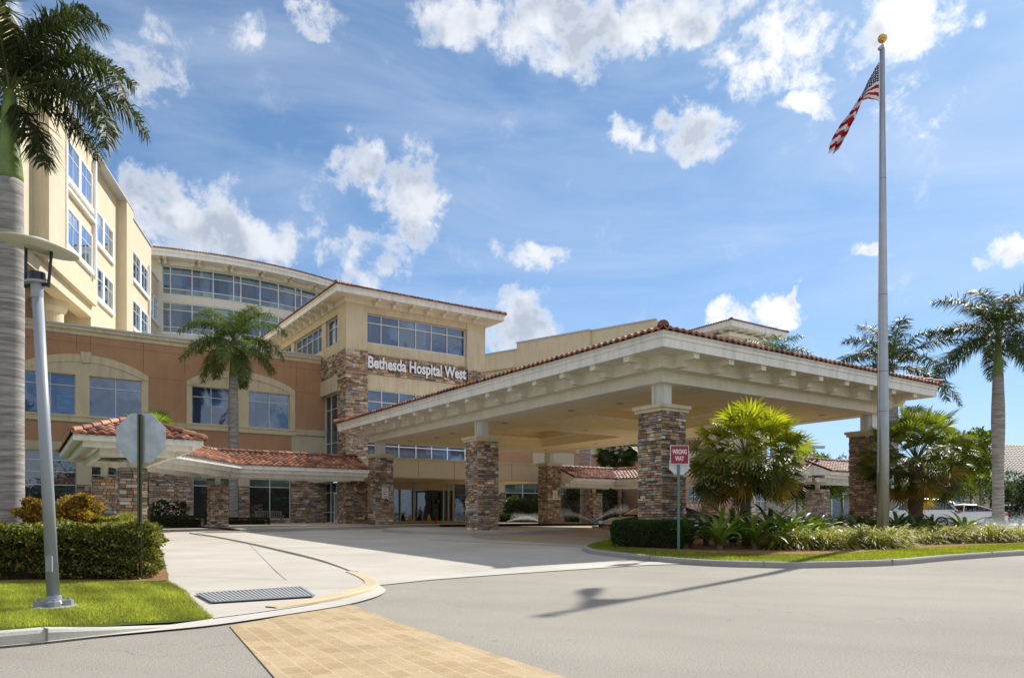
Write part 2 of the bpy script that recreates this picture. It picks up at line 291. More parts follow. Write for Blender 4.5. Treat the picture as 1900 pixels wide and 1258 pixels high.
# ------------------------------------------------------------------ mesh building
class MB:
    def __init__(s, f=None, flip=False): s.v = []; s.q = []; s.c = []; s.f = f or ident; s.flip = flip; s.mi = []; s.m = 0; s.sm = False
    def pt(s, p): s.v.append(s.f(p)); return len(s.v)-1
    def face(s, idx, col=(1, 1, 1)): s.q.append(tuple(idx[::-1]) if s.flip else tuple(idx)); s.c.append(col); s.mi.append(s.m)
    def poly(s, pts, col=(1, 1, 1)): s.face([s.pt(p) for p in pts], col)
    def box(s, a, b, col=(1, 1, 1)):
        x0, y0, z0 = [min(a[i], b[i]) for i in range(3)]; x1, y1, z1 = [max(a[i], b[i]) for i in range(3)]
        i = [s.pt(p) for p in ((x0,y0,z0),(x1,y0,z0),(x1,y1,z0),(x0,y1,z0),(x0,y0,z1),(x1,y0,z1),(x1,y1,z1),(x0,y1,z1))]
        for f in ((0,3,2,1),(4,5,6,7),(0,1,5,4),(1,2,6,5),(2,3,7,6),(3,0,4,7)): s.face([i[k] for k in f], col)
        return s
    def ring(s, c, r, n, ax=(1,0,0), ay=(0,1,0)):
        return [s.pt(tuple(c[k]+r*math.cos(2*math.pi*i/n)*ax[k]+r*math.sin(2*math.pi*i/n)*ay[k] for k in range(3))) for i in range(n)]
    def lathe(s, c, prof, n=24, col=(1, 1, 1), cap=True):
        rs = [s.ring((c[0], c[1], c[2]+z), max(r, .0005), n) for r, z in prof]
        for a, b in zip(rs, rs[1:]):
            for i in range(n): s.face([a[i], a[(i+1) % n], b[(i+1) % n], b[i]], col)
        if cap: s.face(rs[0][::-1], col); s.face(rs[-1], col)
        return s
    def tube(s, pts, rad, n=10, col=(1, 1, 1), cap=True):
        pts = [Vector(p) for p in pts]; rs = []
        rad = rad if isinstance(rad, (list, tuple)) else [rad]*len(pts)
        up = Vector((0, 0, 1))
        for i, p in enumerate(pts):
            d = (pts[min(i+1, len(pts)-1)]-pts[max(i-1, 0)]).normalized()
            a = d.cross(up) if abs(d.z) < .95 else d.cross(Vector((1, 0, 0)))
            a.normalize(); b = a.cross(d)
            rs.append(s.ring(tuple(p), rad[i], n, tuple(a), tuple(-b)))
        for a, b in zip(rs, rs[1:]):
            for i in range(n): s.face([a[i], a[(i+1) % n], b[(i+1) % n], b[i]], col)
        if cap: s.face(rs[0][::-1], col); s.face(rs[-1], col)
        return s
    def prism(s, poly, d, col=(1, 1, 1)):
        """poly: list of 3-D points; d: extrusion vector"""
        n = len(poly); a = [s.pt(p) for p in poly]; b = [s.pt(tuple(p[k]+d[k] for k in range(3))) for p in poly]
        s.face(a[::-1], col); s.face(b, col)
        for i in range(n): s.face([a[i], a[(i+1) % n], b[(i+1) % n], b[i]], col)
        return s
    def build(s, name, m, parent=None, smooth=False, col=None, loc=None):
        ms = m if isinstance(m, (list, tuple)) else [m]
        me = bpy.data.meshes.new(name)
        off = parent_origin(parent) if parent else (Vector(loc) if loc else Vector((0, 0, 0)))
        me.from_pydata([(v[0]-off[0], v[1]-off[1], v[2]-off[2]) for v in s.v], [], s.q)
        for k in ms: me.materials.append(k)
        if len(ms) > 1: me.polygons.foreach_set('material_index', s.mi)
        if any(c != (1, 1, 1) for c in s.c[:50]) or any(c != (1, 1, 1) for c in s.c[-50:]):
            ca = me.color_attributes.new('Col', 'FLOAT_COLOR', 'CORNER')
            arr = np.repeat(np.array([(*c, 1) for c in s.c], dtype=np.float32), [len(q) for q in s.q], axis=0)
            ca.data.foreach_set('color', arr.ravel())
        if smooth: me.polygons.foreach_set('use_smooth', [True]*len(me.polygons))
        me.update()
        o = bpy.data.objects.new(name, me); S.collection.objects.link(o)
        if parent: o.parent = parent
        elif loc: o.location = loc
        return o
def arrays(name, V, F, C, m, parent=None, loc=None, smooth=False):
    """fast mesh from numpy: V (n,3), F (m,k), C (m,3) face colours"""
    me = bpy.data.meshes.new(name); off = parent_origin(parent) if parent else (Vector(loc) if loc else Vector((0, 0, 0)))
    V = (np.asarray(V, dtype=np.float64)-np.array(off)[None, :]).astype(np.float32); F = np.asarray(F, dtype=np.int32); k = F.shape[1]
    me.vertices.add(len(V)); me.vertices.foreach_set('co', V.ravel())
    me.loops.add(F.size); me.loops.foreach_set('vertex_index', F.ravel())
    me.polygons.add(len(F)); me.polygons.foreach_set('loop_start', np.arange(0, F.size, k, dtype=np.int32))
    me.update(calc_edges=True); me.materials.append(m)
    if C is not None:
        ca = me.color_attributes.new('Col', 'FLOAT_COLOR', 'CORNER')
        C4 = np.concatenate([np.asarray(C, dtype=np.float32), np.ones((len(F), 1), np.float32)], 1)
        ca.data.foreach_set('color', np.repeat(C4, k, axis=0).ravel())
    if smooth: me.polygons.foreach_set('use_smooth', [True]*len(F))
    o = bpy.data.objects.new(name, me); S.collection.objects.link(o)
    if parent: o.parent = parent
    elif loc: o.location = loc
    return o
def parent_origin(p):
    o = Vector((0, 0, 0))
    while p is not None: o = o+p.location; p = p.parent
    return o
def thing(name, label, cat, loc=(0, 0, 0), group=None):
    o = bpy.data.objects.new(name, None); S.collection.objects.link(o); o.location = loc; o.empty_display_size = .3
    return tag(o, label, cat, group)
def tag(o, label, cat, group=None, kind=None):
    o['label'] = label; o['category'] = cat
    if group: o['group'] = group
    if kind: o['kind'] = kind
    return o
def struct(o): o['kind'] = 'structure'; return o
def copy_thing(root, loc, label=None, rz=None):
    r = root.copy(); S.collection.objects.link(r); r.location = loc
    if label: r['label'] = label
    if rz is not None: r.rotation_euler = (0, 0, rz)
    for ch in list(root.children):
        c = ch.copy(); S.collection.objects.link(c); c.parent = r
        for g2 in list(ch.children):
            d = g2.copy(); S.collection.objects.link(d); d.parent = c
    return r
def textmesh(txt, size, ext, off=0.0, align='CENTER', sx=1.0):
    c = bpy.data.curves.new('lettering', 'FONT'); c.body = txt; c.size = size; c.extrude = ext; c.offset = off; c.align_x = align; c.align_y = 'CENTER'; c.resolution_u = 3
    o = bpy.data.objects.new('lettering', c); S.collection.objects.link(o)
    dg = bpy.context.evaluated_depsgraph_get(); me = bpy.data.meshes.new_from_object(o.evaluated_get(dg)); bpy.data.objects.remove(o); bpy.data.curves.remove(c)
    return me
def textobj(name, txt, size, ext, m, pos, ax, n, parent, off=0.0, width=None, cap=None, align='CENTER'):
    """lettering standing upright: ax = reading direction, n = facing normal"""
    me = textmesh(txt, size, ext, off, align)
    co = np.array([v.co[:] for v in me.vertices]); 
    x0, x1 = co[:, 0].min(), co[:, 0].max(); kx = width/(x1-x0) if width else 1
    cx = (x0+x1)/2
    org = parent_origin(parent) if parent else Vector((0, 0, 0))
    for v in me.vertices:
        x, y, z = v.co; x = (x-cx)*kx
        v.co = (pos[0]+ax[0]*x+n[0]*z-org[0], pos[1]+ax[1]*x+n[1]*z-org[1], pos[2]+y-org[2])
    me.materials.clear()
    ms = m if isinstance(m, (list, tuple)) else [m]
    for k in ms: me.materials.append(k)
    for p in me.polygons: p.material_index = 0
    if len(ms) > 1:
        me.update()
        for p in me.polygons:
            p.material_index = 0 if abs(p.normal.x*n[0]+p.normal.y*n[1]) > .7 else 1
    o = bpy.data.objects.new(name, me); S.collection.objects.link(o)
    if parent: o.parent = parent
    return o

# stone veneer: every stone is its own little block
STONE = [(.40,.27,.16),(.33,.20,.12),(.27,.24,.22),(.19,.175,.17),(.46,.37,.27),(.36,.22,.11),(.24,.16,.11),(.33,.30,.27),(.42,.31,.21),(.15,.12,.10),(.50,.43,.34)]
def stone_face(mb, O, a, n, w, z0, z1, hs=(.05, .17), ls=(.12, .52), ext=0.0, tone=1.0):
    """O origin (x,y) of the face, a unit direction along it, n outward normal (frame coordinates)"""
    z = z0
    while z < z1-.02:
        h = min(random.uniform(*hs), z1-z); x = -ext
        if z1-z-h < .04: h = z1-z
        while x < w+ext-.01:
            l = min(random.uniform(*ls), w+ext-x)
            if w+ext-x-l < .08: l = w+ext-x
            p = random.uniform(.010, .065); gp = .007
            c = random.choice(STONE); k = random.uniform(.68, 1.25)*tone*1.28; c = tuple(min(q*k*random.uniform(.95, 1.05), 1) for q in c)
            xa, xb, za, zb = x+gp, x+l-gp, z+gp, z+h-gp
            def pp(s_, d_, zz): return (O[0]+a[0]*s_+n[0]*d_, O[1]+a[1]*s_+n[1]*d_, zz)
            b = [mb.pt(pp(xa, -.01, za)), mb.pt(pp(xb, -.01, za)), mb.pt(pp(xb, -.01, zb)), mb.pt(pp(xa, -.01, zb))]
            j = lambda: random.uniform(-.006, .006)
            f = [mb.pt(pp(xa+.004, p+j(), za+.004)), mb.pt(pp(xb-.004, p+j(), za+.004)), mb.pt(pp(xb-.004, p+j(), zb-.004)), mb.pt(pp(xa+.004, p+j(), zb-.004))]
            mb.m = 0
            mb.face(f, c)
            for i in range(4): mb.face([b[i], b[(i+1) % 4], f[(i+1) % 4], f[i]], c)
            x += l
        z += h
def stone_column(name, u, v, w, z0, z1, parent, frame=PV, flip=True, hs=(.065, .15), ls=(.16, .45), wv=None):
    wv = wv or w; k_ = random.uniform(.85, 1.2); hs = (hs[0]*k_, hs[1]*k_); ls = (ls[0]*k_, ls[1]*k_); mb = MB(frame, flip); mb.m = 1; mb.box((u, v, z0), (u+w, v+wv, z1), (.05, .045, .04))
    stone_face(mb, (u, v), (0, 1), (-1, 0), wv, z0, z1, hs, ls, .03)
    stone_face(mb, (u, v), (1, 0), (0, -1), w, z0, z1, hs, ls, .0)
    stone_face(mb, (u+w, v), (0, 1), (1, 0), wv, z0, z1, (.1, .2), (.3, .6), .0)
    stone_face(mb, (u, v+wv), (1, 0), (0, 1), w, z0, z1, (.1, .2), (.3, .6), .0)
    return mb.build(name, [M['stone'], M['mortar']], parent)

TILE = [(.27,.10,.055),(.33,.14,.075),(.22,.075,.04),(.42,.21,.12),(.28,.12,.07),(.14,.05,.035)]
def tile_slope(mb, O, a, inn, L, run, slope, z0, hl=1, hr=1, tw=.30, course=.38, ns=6, amp=.07, tone=1.0):
    """O start of the eave, a along, inn inward unit vector; hips at 45 degrees where hl/hr = 1"""
    nc = max(1, int(round(run/course))); ct = run/nc; ncol = max(2, int(L/tw*ns)); ds = L/ncol
    tcol = {}
    for k in range(nc):
        t0, t1 = k*ct, (k+1)*ct
        rows = []
        for (t, ex, dn) in ((t0-.03, .0, 1), (t0-.03, .06, 0), (t1, .008, 0)):
            row = []
            te = max(t, 0); lo, hi = hl*te, L-hr*te
            for i in range(ncol+1):
                s_ = min(max(i*ds, lo), hi) if hi > lo else (lo+hi)/2
                wv_ = amp*(.5+.5*math.cos(2*math.pi*s_/tw))**.8 if not dn else (amp*(.5+.5*math.cos(2*math.pi*s_/tw))**.8-.03)
                row.append(mb.pt((O[0]+a[0]*s_+inn[0]*t, O[1]+a[1]*s_+inn[1]*t, z0+t*slope+ex+wv_)))
            rows.append((row, lo, hi))
        for i in range(ncol):
            s_ = (i+.5)*ds
            if s_ < rows[0][1]-ds or s_ > rows[0][2]+ds: continue
            key = (int((s_/tw)+.5), k)
            if key not in tcol:
                c = random.choice(TILE); q = random.uniform(.75, 1.25)*tone; tcol[key] = tuple(x*q for x in c)
            c = tcol[key]
            for r0, r1 in ((0, 1), (1, 2)):
                A, B = rows[r0][0], rows[r1][0]; mb.face([A[i], A[i+1], B[i+1], B[i]], c)
def ridge_caps(mb, p0, p1, r=.11, step=.42, tone=1.0):
    p0, p1 = Vector(p0), Vector(p1); L = (p1-p0).length; n = max(1, int(L/step)); d = (p1-p0)/n
    h = Vector((d.x, d.y, 0)).normalized(); side = Vector((-h.y, h.x, 0))
    for i in range(n):
        a = p0+d*i; b = p0+d*(i+1.12); c = random.choice(TILE); q = random.uniform(.75, 1.25)*tone; c = tuple(x*q for x in c)
        ra = []; rb = []
        for k in range(9):
            th = math.pi*k/8
            ra.append(mb.pt(tuple(a+side*math.cos(th)*r*1.12+Vector((0, 0, math.sin(th)*r*1.12+.03)))))
            rb.append(mb.pt(tuple(b+side*math.cos(th)*r*.9+Vector((0, 0, math.sin(th)*r*.9+.02)))))
        for k in range(8): mb.face([ra[k], ra[k+1], rb[k+1], rb[k]], c)
        mb.face(ra, tuple(x*.8 for x in c)); mb.face(rb[::-1], c)
# ================================================================== GROUND (setting)
def sheet(name, pts, m, off, zf=None, parent=None):
    """polygon draped on the terrain g(y)+off"""
    bm = bmesh.new(); vs = [bm.verts.new((x, y, 0)) for x, y in pts]; bm.faces.new(vs)
    bmesh.ops.triangulate(bm, faces=bm.faces[:])
    for yy in (15, 42.8):
        bmesh.ops.bisect_plane(bm, geom=bm.verts[:]+bm.edges[:]+bm.faces[:], plane_co=(0, yy, 0), plane_no=(0, 1, 0))
    for v in bm.verts: v.co.z = (zf(v.co.x, v.co.y) if zf else g(v.co.y)+off)
    bmesh.ops.recalc_face_normals(bm, faces=bm.faces[:])
    me = bpy.data.meshes.new(name); bm.to_mesh(me); bm.free(); me.materials.append(m)
    for p in me.polygons:
        if p.normal.z < 0: p.flip()
    o = bpy.data.objects.new(name, me); S.collection.objects.link(o); return o
def ribbon(name, pts, w, h0, h1, m, closed=False, base=-.03):
    """kerb: vertical front face along pts, top of width w to the left of travel, rounded nose"""
    mb = MB(); n = len(pts); P2 = [Vector((x, y)) for x, y in pts]; rows = []
    for i in range(n):
        a = P2[(i-1) % n] if closed else P2[max(i-1, 0)]; b = P2[(i+1) % n] if closed else P2[min(i+1, n-1)]
        d = (b-a).normalized(); nn = Vector((-d.y, d.x)); z = g(P2[i].y)
        hh = h0+(h1-h0)*i/max(n-1, 1) if not isinstance(h0, list) else h0[i]
        row = [mb.pt((*(P2[i]+nn*o_), z+zz)) for o_, zz in ((0, base), (.012, hh*.72), (.035, hh*.95), (.07, hh), (w, hh), (w, base))]
        rows.append(row)
    for i in range(n if closed else n-1):
        A, B = rows[i], rows[(i+1) % n]
        for k in range(5): mb.face([A[k], B[k], B[k+1], A[k+1]])
    return mb.build(name, m, smooth=False)
def smooth_path(pts, n=6, closed=False):
    out = []; m = len(pts)
    for i in range(m if closed else m-1):
        p0, p1, p2, p3 = [pts[(i+k) % m] if closed else pts[min(max(i+k, 0), m-1)] for k in (-1, 0, 1, 2)]
        for j in range(n):
            t = j/n; out.append(tuple(.5*((2*p1[k])+(-p0[k]+p2[k])*t+(2*p0[k]-5*p1[k]+4*p2[k]-p3[k])*t*t+(-p0[k]+3*p1[k]-3*p2[k]+p3[k])*t**3) for k in range(2)))
    if not closed: out.append(pts[-1])
    return out
struct(sheet('ground', [(-900, -400), (900, -400), (900, 1800), (-900, 1800)], M['ground'], -.06))
struct(sheet('road', [(-40, -30), (120, -30), (120, 120), (20, 120), (13, 45), (-3.2, 19), (-8, 14), (-40, 14)], M['asphalt'], .0))
SW = [(-3.42, 8.33), (-2.94, 9.08), (-2.55, 9.9), (-2.3, 10.8), (-2.22, 11.7), (-2.4, 12.9), (-2.85, 14.3), (-3.55, 15.95), (-4.75, 18.3), (-6.46, 21.2), (-9.14, 25.6), (-12.4, 30.6), (-14.9, 34.0), (-15.1, 35.1), (-14.4, 35.8), (-12.7, 36.5)]
SWs = smooth_path(SW, 5)
drive = [(-2.5, 13.2), (-1.57, 14.2), (0, 15.7), (1.88, 17.0), (2.9, 18.4), (3.2, 20.0), (8, 30), (13, 45), (13, 70), (-30, 70), (-22, 38), (-12.7, 31.3), (-6.4, 21.2), (-4.7, 18.3), (-3.5, 16), (-2.8, 14.3)]
struct(sheet('driveway', drive, M['concrete'], .006))
struct(sheet('paved_forecourt', [(-1.4, 29.5), (2.6, 25.0), (4.2, 22.8), (9, 27), (22, 46), (18, 60), (-10, 52.5), (-5.5, 42.5), (-2.4, 36)], M['brown_pavers'], .012))
mbs = []
for k, (a, b) in enumerate((((-3.2, 28.9), (4.6, 22.6)), ((-1.4, 33.9), (8.6, 25.9)))):
    a, b = Vector(a), Vector(b); d = (b-a).normalized(); n_ = Vector((-d.y, d.x))*.22
    mbs.append((tuple(a+n_), tuple(a-n_), tuple(b-n_), tuple(b+n_)))
for q in mbs: struct(sheet('paving_band', list(q), M['concrete'], .018))
# concrete flush strip between the road and the drive
st = [(-2.35, 12.35), (-1.5, 13.55), (0.0, 14.95), (1.9, 16.25), (3.25, 17.1), (4.2, 17.35), (3.7, 17.95), (2.95, 18.1), (1.7, 17.25), (-.2, 15.9), (-1.65, 14.5), (-2.62, 13.4)]
struct(sheet('crossing_strip', st, M['strip'], .014))
struct(sheet('crosswalk', [(-3.06, 7.86), (-1.76, 5.37), (-.9, 3.4), (2.3, 3.4), (.38, 5.4), (-1.2, 8.0), (-2.18, 9.78), (-2.7, 8.75)], M['pavers'], .010))
sf = smooth_path([(-6.3, 5.25), (-4.64, 6.57), (-4.36, 6.81), (-4.04, 7.15), (-3.62, 7.5), (-3.2, 7.9), (-2.68, 8.75), (-2.21, 9.65), (-1.98, 10.7), (-2.02, 11.6), (-2.3, 12.5)], 4)
inner = smooth_path([(-2.5, 12.8), (-2.28, 11.6), (-2.32, 10.8), (-2.55, 9.9), (-3.0, 9.15), (-3.5, 8.4), (-4.0, 7.75), (-4.38, 7.1), (-4.7, 6.78), (-6.4, 5.4)], 4)
struct(sheet('gutter', sf+inner, M['strip'], .022))
# left pavement, trench of kerb-height terrace along the building
side = SWs+[(-12.6, 37.0), (-13.5, 40), (-16.5, 47), (-24, 45), (-22, 34), (-13.2, 25.5), (-10.0, 20.5), (-7.5, 15.6), (-5.62, 11.8), (-3.95, 9.05)]
struct(sheet('pavement', side, M['concrete'], .03))
cj = MB()
for a, b in (((-5.2, 11.2), (-2.35, 11.9)), ((-6.6, 14.2), (-4.1, 13.2)), ((-9.2, 19.0), (-5.1, 18.6)), ((-12.5, 25.0), (-8.8, 24.8)), ((-15.5, 30), (-12, 29.9)), ((-4.1, 13.2), (-9.0, 24.9))):
    a, b = Vector(a), Vector(b); d = (b-a).normalized(); n_ = Vector((-d.y, d.x))*.008
    pts = []
    for i in range(9):
        p = a.lerp(b, i/8); pts.append((cj.pt((*(p+n_), g(p.y)+.035)), cj.pt((*(p-n_), g(p.y)+.035))))
    for p, q in zip(pts, pts[1:]): cj.face([p[0], p[1], q[1], q[0]])
struct(cj.build('pavement_joint', mat('joint_dirt', (.30, .265, .22), .95, .1)))
kb = [q for q in SWs if q[1] > 15.2]; struct(ribbon('kerb', kb, .16, [.05+.03*min(i/10, 1) for i in range(len(kb))], 0, M['concrete']))
yk = smooth_path([(-3.0, 9.2), (-2.55, 9.95), (-2.32, 10.8), (-2.24, 11.7), (-2.42, 12.95), (-2.88, 14.3), (-3.28, 15.25)], 5)
struct(ribbon('yellow_kerb', [(x+.035, y-.02) for x, y in yk], .24, [.045+.04*math.sin(math.pi*min(i/18, 1)) for i in range(len(yk))], 0, M['yellow_curb']))
TERR = smooth_path([(-13.6, 36.3), (-12.0, 36.7), (-9.8, 38.8), (-8.0, 40.7), (-6.6, 42.6), (-4.6, 46.2)], 4)
terr = [(-13.6, 36.3)]+TERR+[(12, 57.0), (17, 62), (2, 75), (-26, 53), (-24, 46), (-17, 41)]
struct(sheet('terrace', terr, M['concrete'], .15)); struct(ribbon('terrace_kerb', TERR, .15, .155, .155, M['curb']))
struct(sheet('lobby_apron', [P(24.0, 1.6)[:2], P(33.9, 1.6)[:2], P(33.9, 15)[:2], P(24.0, 15)[:2]], M['brown_pavers'], .165))
# island under the middle column, island under the far column, big planted island
def island(name, pts, h, topm, kn='island_kerb', w=.15, n=5):
    pp = smooth_path(pts, n, True)
    # travel so that 'left' is inside
    A = sum(pp[i][0]*pp[(i+1) % len(pp)][1]-pp[(i+1) % len(pp)][0]*pp[i][1] for i in range(len(pp)))
    if A < 0: pp = pp[::-1]
    struct(ribbon(kn, pp, w, h, h, M['curb'], closed=True)); struct(sheet(name, shrink(pp, w*.6), topm, h-.012)); return pp
def shrink(pp, d):
    out = []; n = len(pp)
    for i in range(n):
        a, b = Vector(pp[i-1]), Vector(pp[(i+1) % n]); t = (b-a).normalized(); out.append((pp[i][0]-t.y*d, pp[i][1]+t.x*d))
    return out
island('column_island', [(-6.7, 37.6), (-5.2, 34.9), (-2.1, 33.0), (.2, 33.8), (2.4, 36.2), (3.3, 38.4), (1.6, 39.3), (-2.4, 38.9), (-5.6, 39.2)], .16, M['concrete'])
island('far_column_island', [(4.7, 42.4), (6.6, 40.6), (10.2, 41.2), (14.5, 43.2), (14, 46), (10, 46), (6, 44.8)], .13, M['concrete'])
ISL = [(2.35, 23.4), (2.2, 21.4), (2.42, 20.45), (3.46, 18.28), (4.5, 16.95), (5.72, 16.45), (6.69, 16.36), (8.94, 17.02), (11.31, 18.6), (14.36, 20.35), (20, 23.2), (27, 26.2), (33, 29.5), (34, 33), (28, 35.5), (21.5, 36.5), (14, 37), (8.0, 33.5), (4.2, 28.5)]
ISLp = island('planted_island', ISL, .14, M['turf'])
mul = [(3.4, 22.6), (3.9, 20.9), (5.2, 19.5), (6.7, 18.8), (8.8, 19.2), (11.0, 20.8), (14.2, 22.6), (19.5, 25.0), (26, 27.8), (31, 30.5), (31, 33), (22, 35), (14.5, 35.3), (9, 32), (5.2, 27.5)]
struct(sheet('mulch_bed', smooth_path(mul, 4, True), M['mulch'], .142))
# front lawn on the left with its kerb running out at the pavement
def lawn_z(x, y): return .02+.12*min(1, max(0, (-3.45-x)/1.1))
lawn = [(-14, 1.2), (-6.35, 5.45), (-4.75, 6.74), (-4.40, 6.95), (-4.08, 7.34), (-3.73, 7.84), (-3.44, 8.33), (-3.93, 9.05), (-4.7, 10.3), (-5.58, 11.8), (-7.45, 15.6), (-9.9, 20.5), (-13.1, 25.5), (-22, 34), (-24, 45), (-27, 53), (-60, 45), (-60, 1.5)]
def lz2(x, y): return max(lawn_z(x, y), 0)+(g(y) if y > 15 else 0)
bm = bmesh.new(); vs = [bm.verts.new((x, y, 0)) for x, y in lawn]; bm.faces.new(vs); bmesh.ops.triangulate(bm, faces=bm.faces[:])
for k in range(14): bmesh.ops.bisect_plane(bm, geom=bm.verts[:]+bm.edges[:]+bm.faces[:], plane_co=(-3.4-k*.12, 0, 0), plane_no=(1, 0, 0))
bmesh.ops.bisect_plane(bm, geom=bm.verts[:]+bm.edges[:]+bm.faces[:], plane_co=(0, 15, 0), plane_no=(0, 1, 0))
for v in bm.verts: v.co.z = lz2(v.co.x, v.co.y)
me = bpy.data.meshes.new('lawn'); bm.to_mesh(me); bm.free(); me.materials.append(M['turf'])
for p in me.polygons:
    if p.normal.z < 0: p.flip()
lo = bpy.data.objects.new('lawn', me); S.collection.objects.link(lo); struct(lo)
ck = smooth_path([(-14, .9), (-6.35, 5.2), (-4.66, 6.6), (-4.38, 6.84), (-4.06, 7.2), (-3.72, 7.62), (-3.4, 8.0)], 4)
hk = [.14 if i < 13 else max(.015, .14-.0125*(i-12)) for i in range(len(ck))]
struct(ribbon('lawn_kerb', ck, .15, hk, 0, M['strip']))
struct(sheet('bark_bed', [(-15, 11.4), (-6.2, 11.55), (-5.62, 11.85), (-6.2, 13.1), (-7.4, 15.4), (-9.8, 20.3), (-15, 20)], M['mulch'], 0, zf=lambda x, y: lz2(x, y)+.012))
# parking court far right
struct(sheet('car_park', [(20, 38), (120, 38), (120, 110), (24, 110)], M['strip'], .012))

# ================================================================== ENTRANCE CANOPY (porte cochere)
K = thing('entrance_canopy', 'large hip-roofed drive-through canopy on stone columns before the hospital entrance', 'canopy', P(12.6, 7.2, .3))
Z = 1.2
U0, U1, V0, V1 = 0.0, 25.3, 0.0, 14.5
def rect_ring(mb, o, z0, z1, w):
    """rectangular ring, outer offset o, wall thickness w (butted corners)"""
    a, b, c, d = U0-o, U1+o, V0-o, V1+o
    mb.box((a, c, z0), (a+w, d, z1)); mb.box((b-w, c, z0), (b, d, z1)); mb.box((a+w, c, z0), (b-w, c+w, z1)); mb.box((a+w, d-w, z0), (b-w, d, z1))
mb = MB(PV, True); rect_ring(mb, 0, 5.83, 6.22, .9); rect_ring(mb, .48, 6.205, 6.60, .5); mb.build('beam', M['beam_paint'], K)
mb = MB(PV, True); o = 1.54
rect_ring(mb, o-.07, 6.575, 6.86, .12); rect_ring(mb, o-.03, 6.86, 6.90, .16); rect_ring(mb, o-.045, 6.90, 6.99, .12); rect_ring(mb, o, 6.99, 7.075, .17); mb.build('fascia', M['white_paint'], K)
mb = MB(PV, True); a, b, c, d = U0-o+.08, U1+o-.08, V0-o+.08, V1+o-.08
rw = 1.15
mb.box((a, c, 6.60), (a+rw, d, 6.64)); mb.box((b-rw, c, 6.60), (b, d, 6.64)); mb.box((a+rw, c, 6.60), (b-rw, c+rw, 6.64)); mb.box((a+rw, d-rw, 6.60), (b-rw, d, 6.64)); mb.build('eave_soffit', M['beam_paint'], K)
# ceiling with two coffers
mb = MB(PV, True)
ca, cb, cc, cd, ce, cf_ = 3.4, 11.3, 13.9, 21.9, 3.4, 11.1
zc = 5.86
for (x0, x1, y0, y1) in ((.9, ca, .9, 13.6), (cb, cc, .9, 13.6), (cd, 24.4, .9, 13.6), (ca, cb, .9, ce), (ca, cb, cf_, 13.6), (cc, cd, .9, ce), (cc, cd, cf_, 13.6)):
    mb.box((x0, y0, zc), (x1, y1, zc+.03))
for (x0, x1) in ((ca, cb), (cc, cd)):
    t = .06
    mb.box((x0-t, ce-t, zc+.03), (x0, cf_+t, zc+1.0)); mb.box((x1, ce-t, zc+.03), (x1+t, cf_+t, zc+1.0)); mb.box((x0, ce-t, zc+.03), (x1, ce, zc+1.0)); mb.box((x0, cf_, zc+.03), (x1, cf_+t, zc+1.0))
    mb.box((x0-t, ce-t, zc+1.0), (x1+t, cf_+t, zc+1.03))
mb.build('ceiling', M['soffit'], K)
mb = MB(PV, True)
for (x0, x1) in ((ca, cb), (cc, cd)):
    w = .22; zz = zc+.52
    mb.box((x0, ce, zz), (x0+w, cf_, zz+.07)); mb.box((x1-w, ce, zz), (x1, cf_, zz+.07)); mb.box((x0+w, ce, zz), (x1-w, ce+w, zz+.07)); mb.box((x0+w, cf_-w, zz), (x1-w, cf_, zz+.07))
mb.build('cove_ledge', M['white_paint'], K)
def bracket(mb, c, along, out, w=.27, r0=.48, r1=1.36, zt=6.598, hd=.385, ht=.19):
    """scroll-cut outrigger: c centre on the wall line, out = outward unit vector (frame coords)"""
    prof = [(r0, zt), (r1, zt), (r1, zt-ht), (r0+(r1-r0)*.52, zt-ht-.02), (r0+(r1-r0)*.44, zt-ht-.09), (r0+(r1-r0)*.40, zt-hd+.02), (r0+(r1-r0)*.36, zt-hd), (r0, zt-hd)]
    pts = [(c[0]+out[0]*r-along[0]*w/2, c[1]+out[1]*r-along[1]*w/2, z) for r, z in prof]
    mb.prism(pts, (along[0]*w, along[1]*w, 0))
for i in range(15):
    for (vv, oy) in ((V0, -1), (V1, 1)):
        mb = MB(PV); bracket(mb, (12.65+(i-7)*1.76, vv), (1, 0), (0, oy)); mb.build('eave_bracket', M['beam_paint'], K)
for i in range(9):
    for (uu, ox) in ((U0, -1), (U1, 1)):
        mb = MB(PV); bracket(mb, (uu, 7.25+(i-4)*1.76), (0, 1), (ox, 0)); mb.build('eave_bracket', M['beam_paint'], K)
# tiled hip roof
mb = MB(PV); so = 1.62; Ru = U1-U0+2*so; Rv = V1-V0+2*so; run = Rv/2; sl_ = .27; ze = 7.085
tile_slope(mb, (U0-so, V0-so), (1, 0), (0, 1), Ru, run, sl_, ze); tile_slope(mb, (U0-so, V1+so), (1, 0), (0, -1), Ru, run, sl_, ze, tw=.4, ns=4)
tile_slope(mb, (U0-so, V0-so), (0, 1), (1, 0), Rv, run, sl_, ze); tile_slope(mb, (U1+so, V0-so), (0, 1), (-1, 0), Rv, run, sl_, ze, tw=.4, ns=4)
mb.build('tile_roof', M['tile'], K)
mb = MB(); zr = ze+run*sl_
for a_, b_ in (((U0-so, V0-so, ze+.05), (U0-so+run, V0-so+run, zr+.05)), ((U0-so, V1+so, ze+.05), (U0-so+run, V1+so-run, zr+.05)), ((U1+so, V0-so, ze+.05), (U1+so-run, V0-so+run, zr+.05)), ((U1+so, V1+so, ze+.05), (U1+so-run, V1+so-run, zr+.05)), ((U0-so+run, V0-so+run, zr+.05), (U1+so-run, V0-so+run, zr+.05))):
    ridge_caps(mb, P(*a_), P(*b_), .17)
mb.build('ridge_tiles', M['tile'], K)
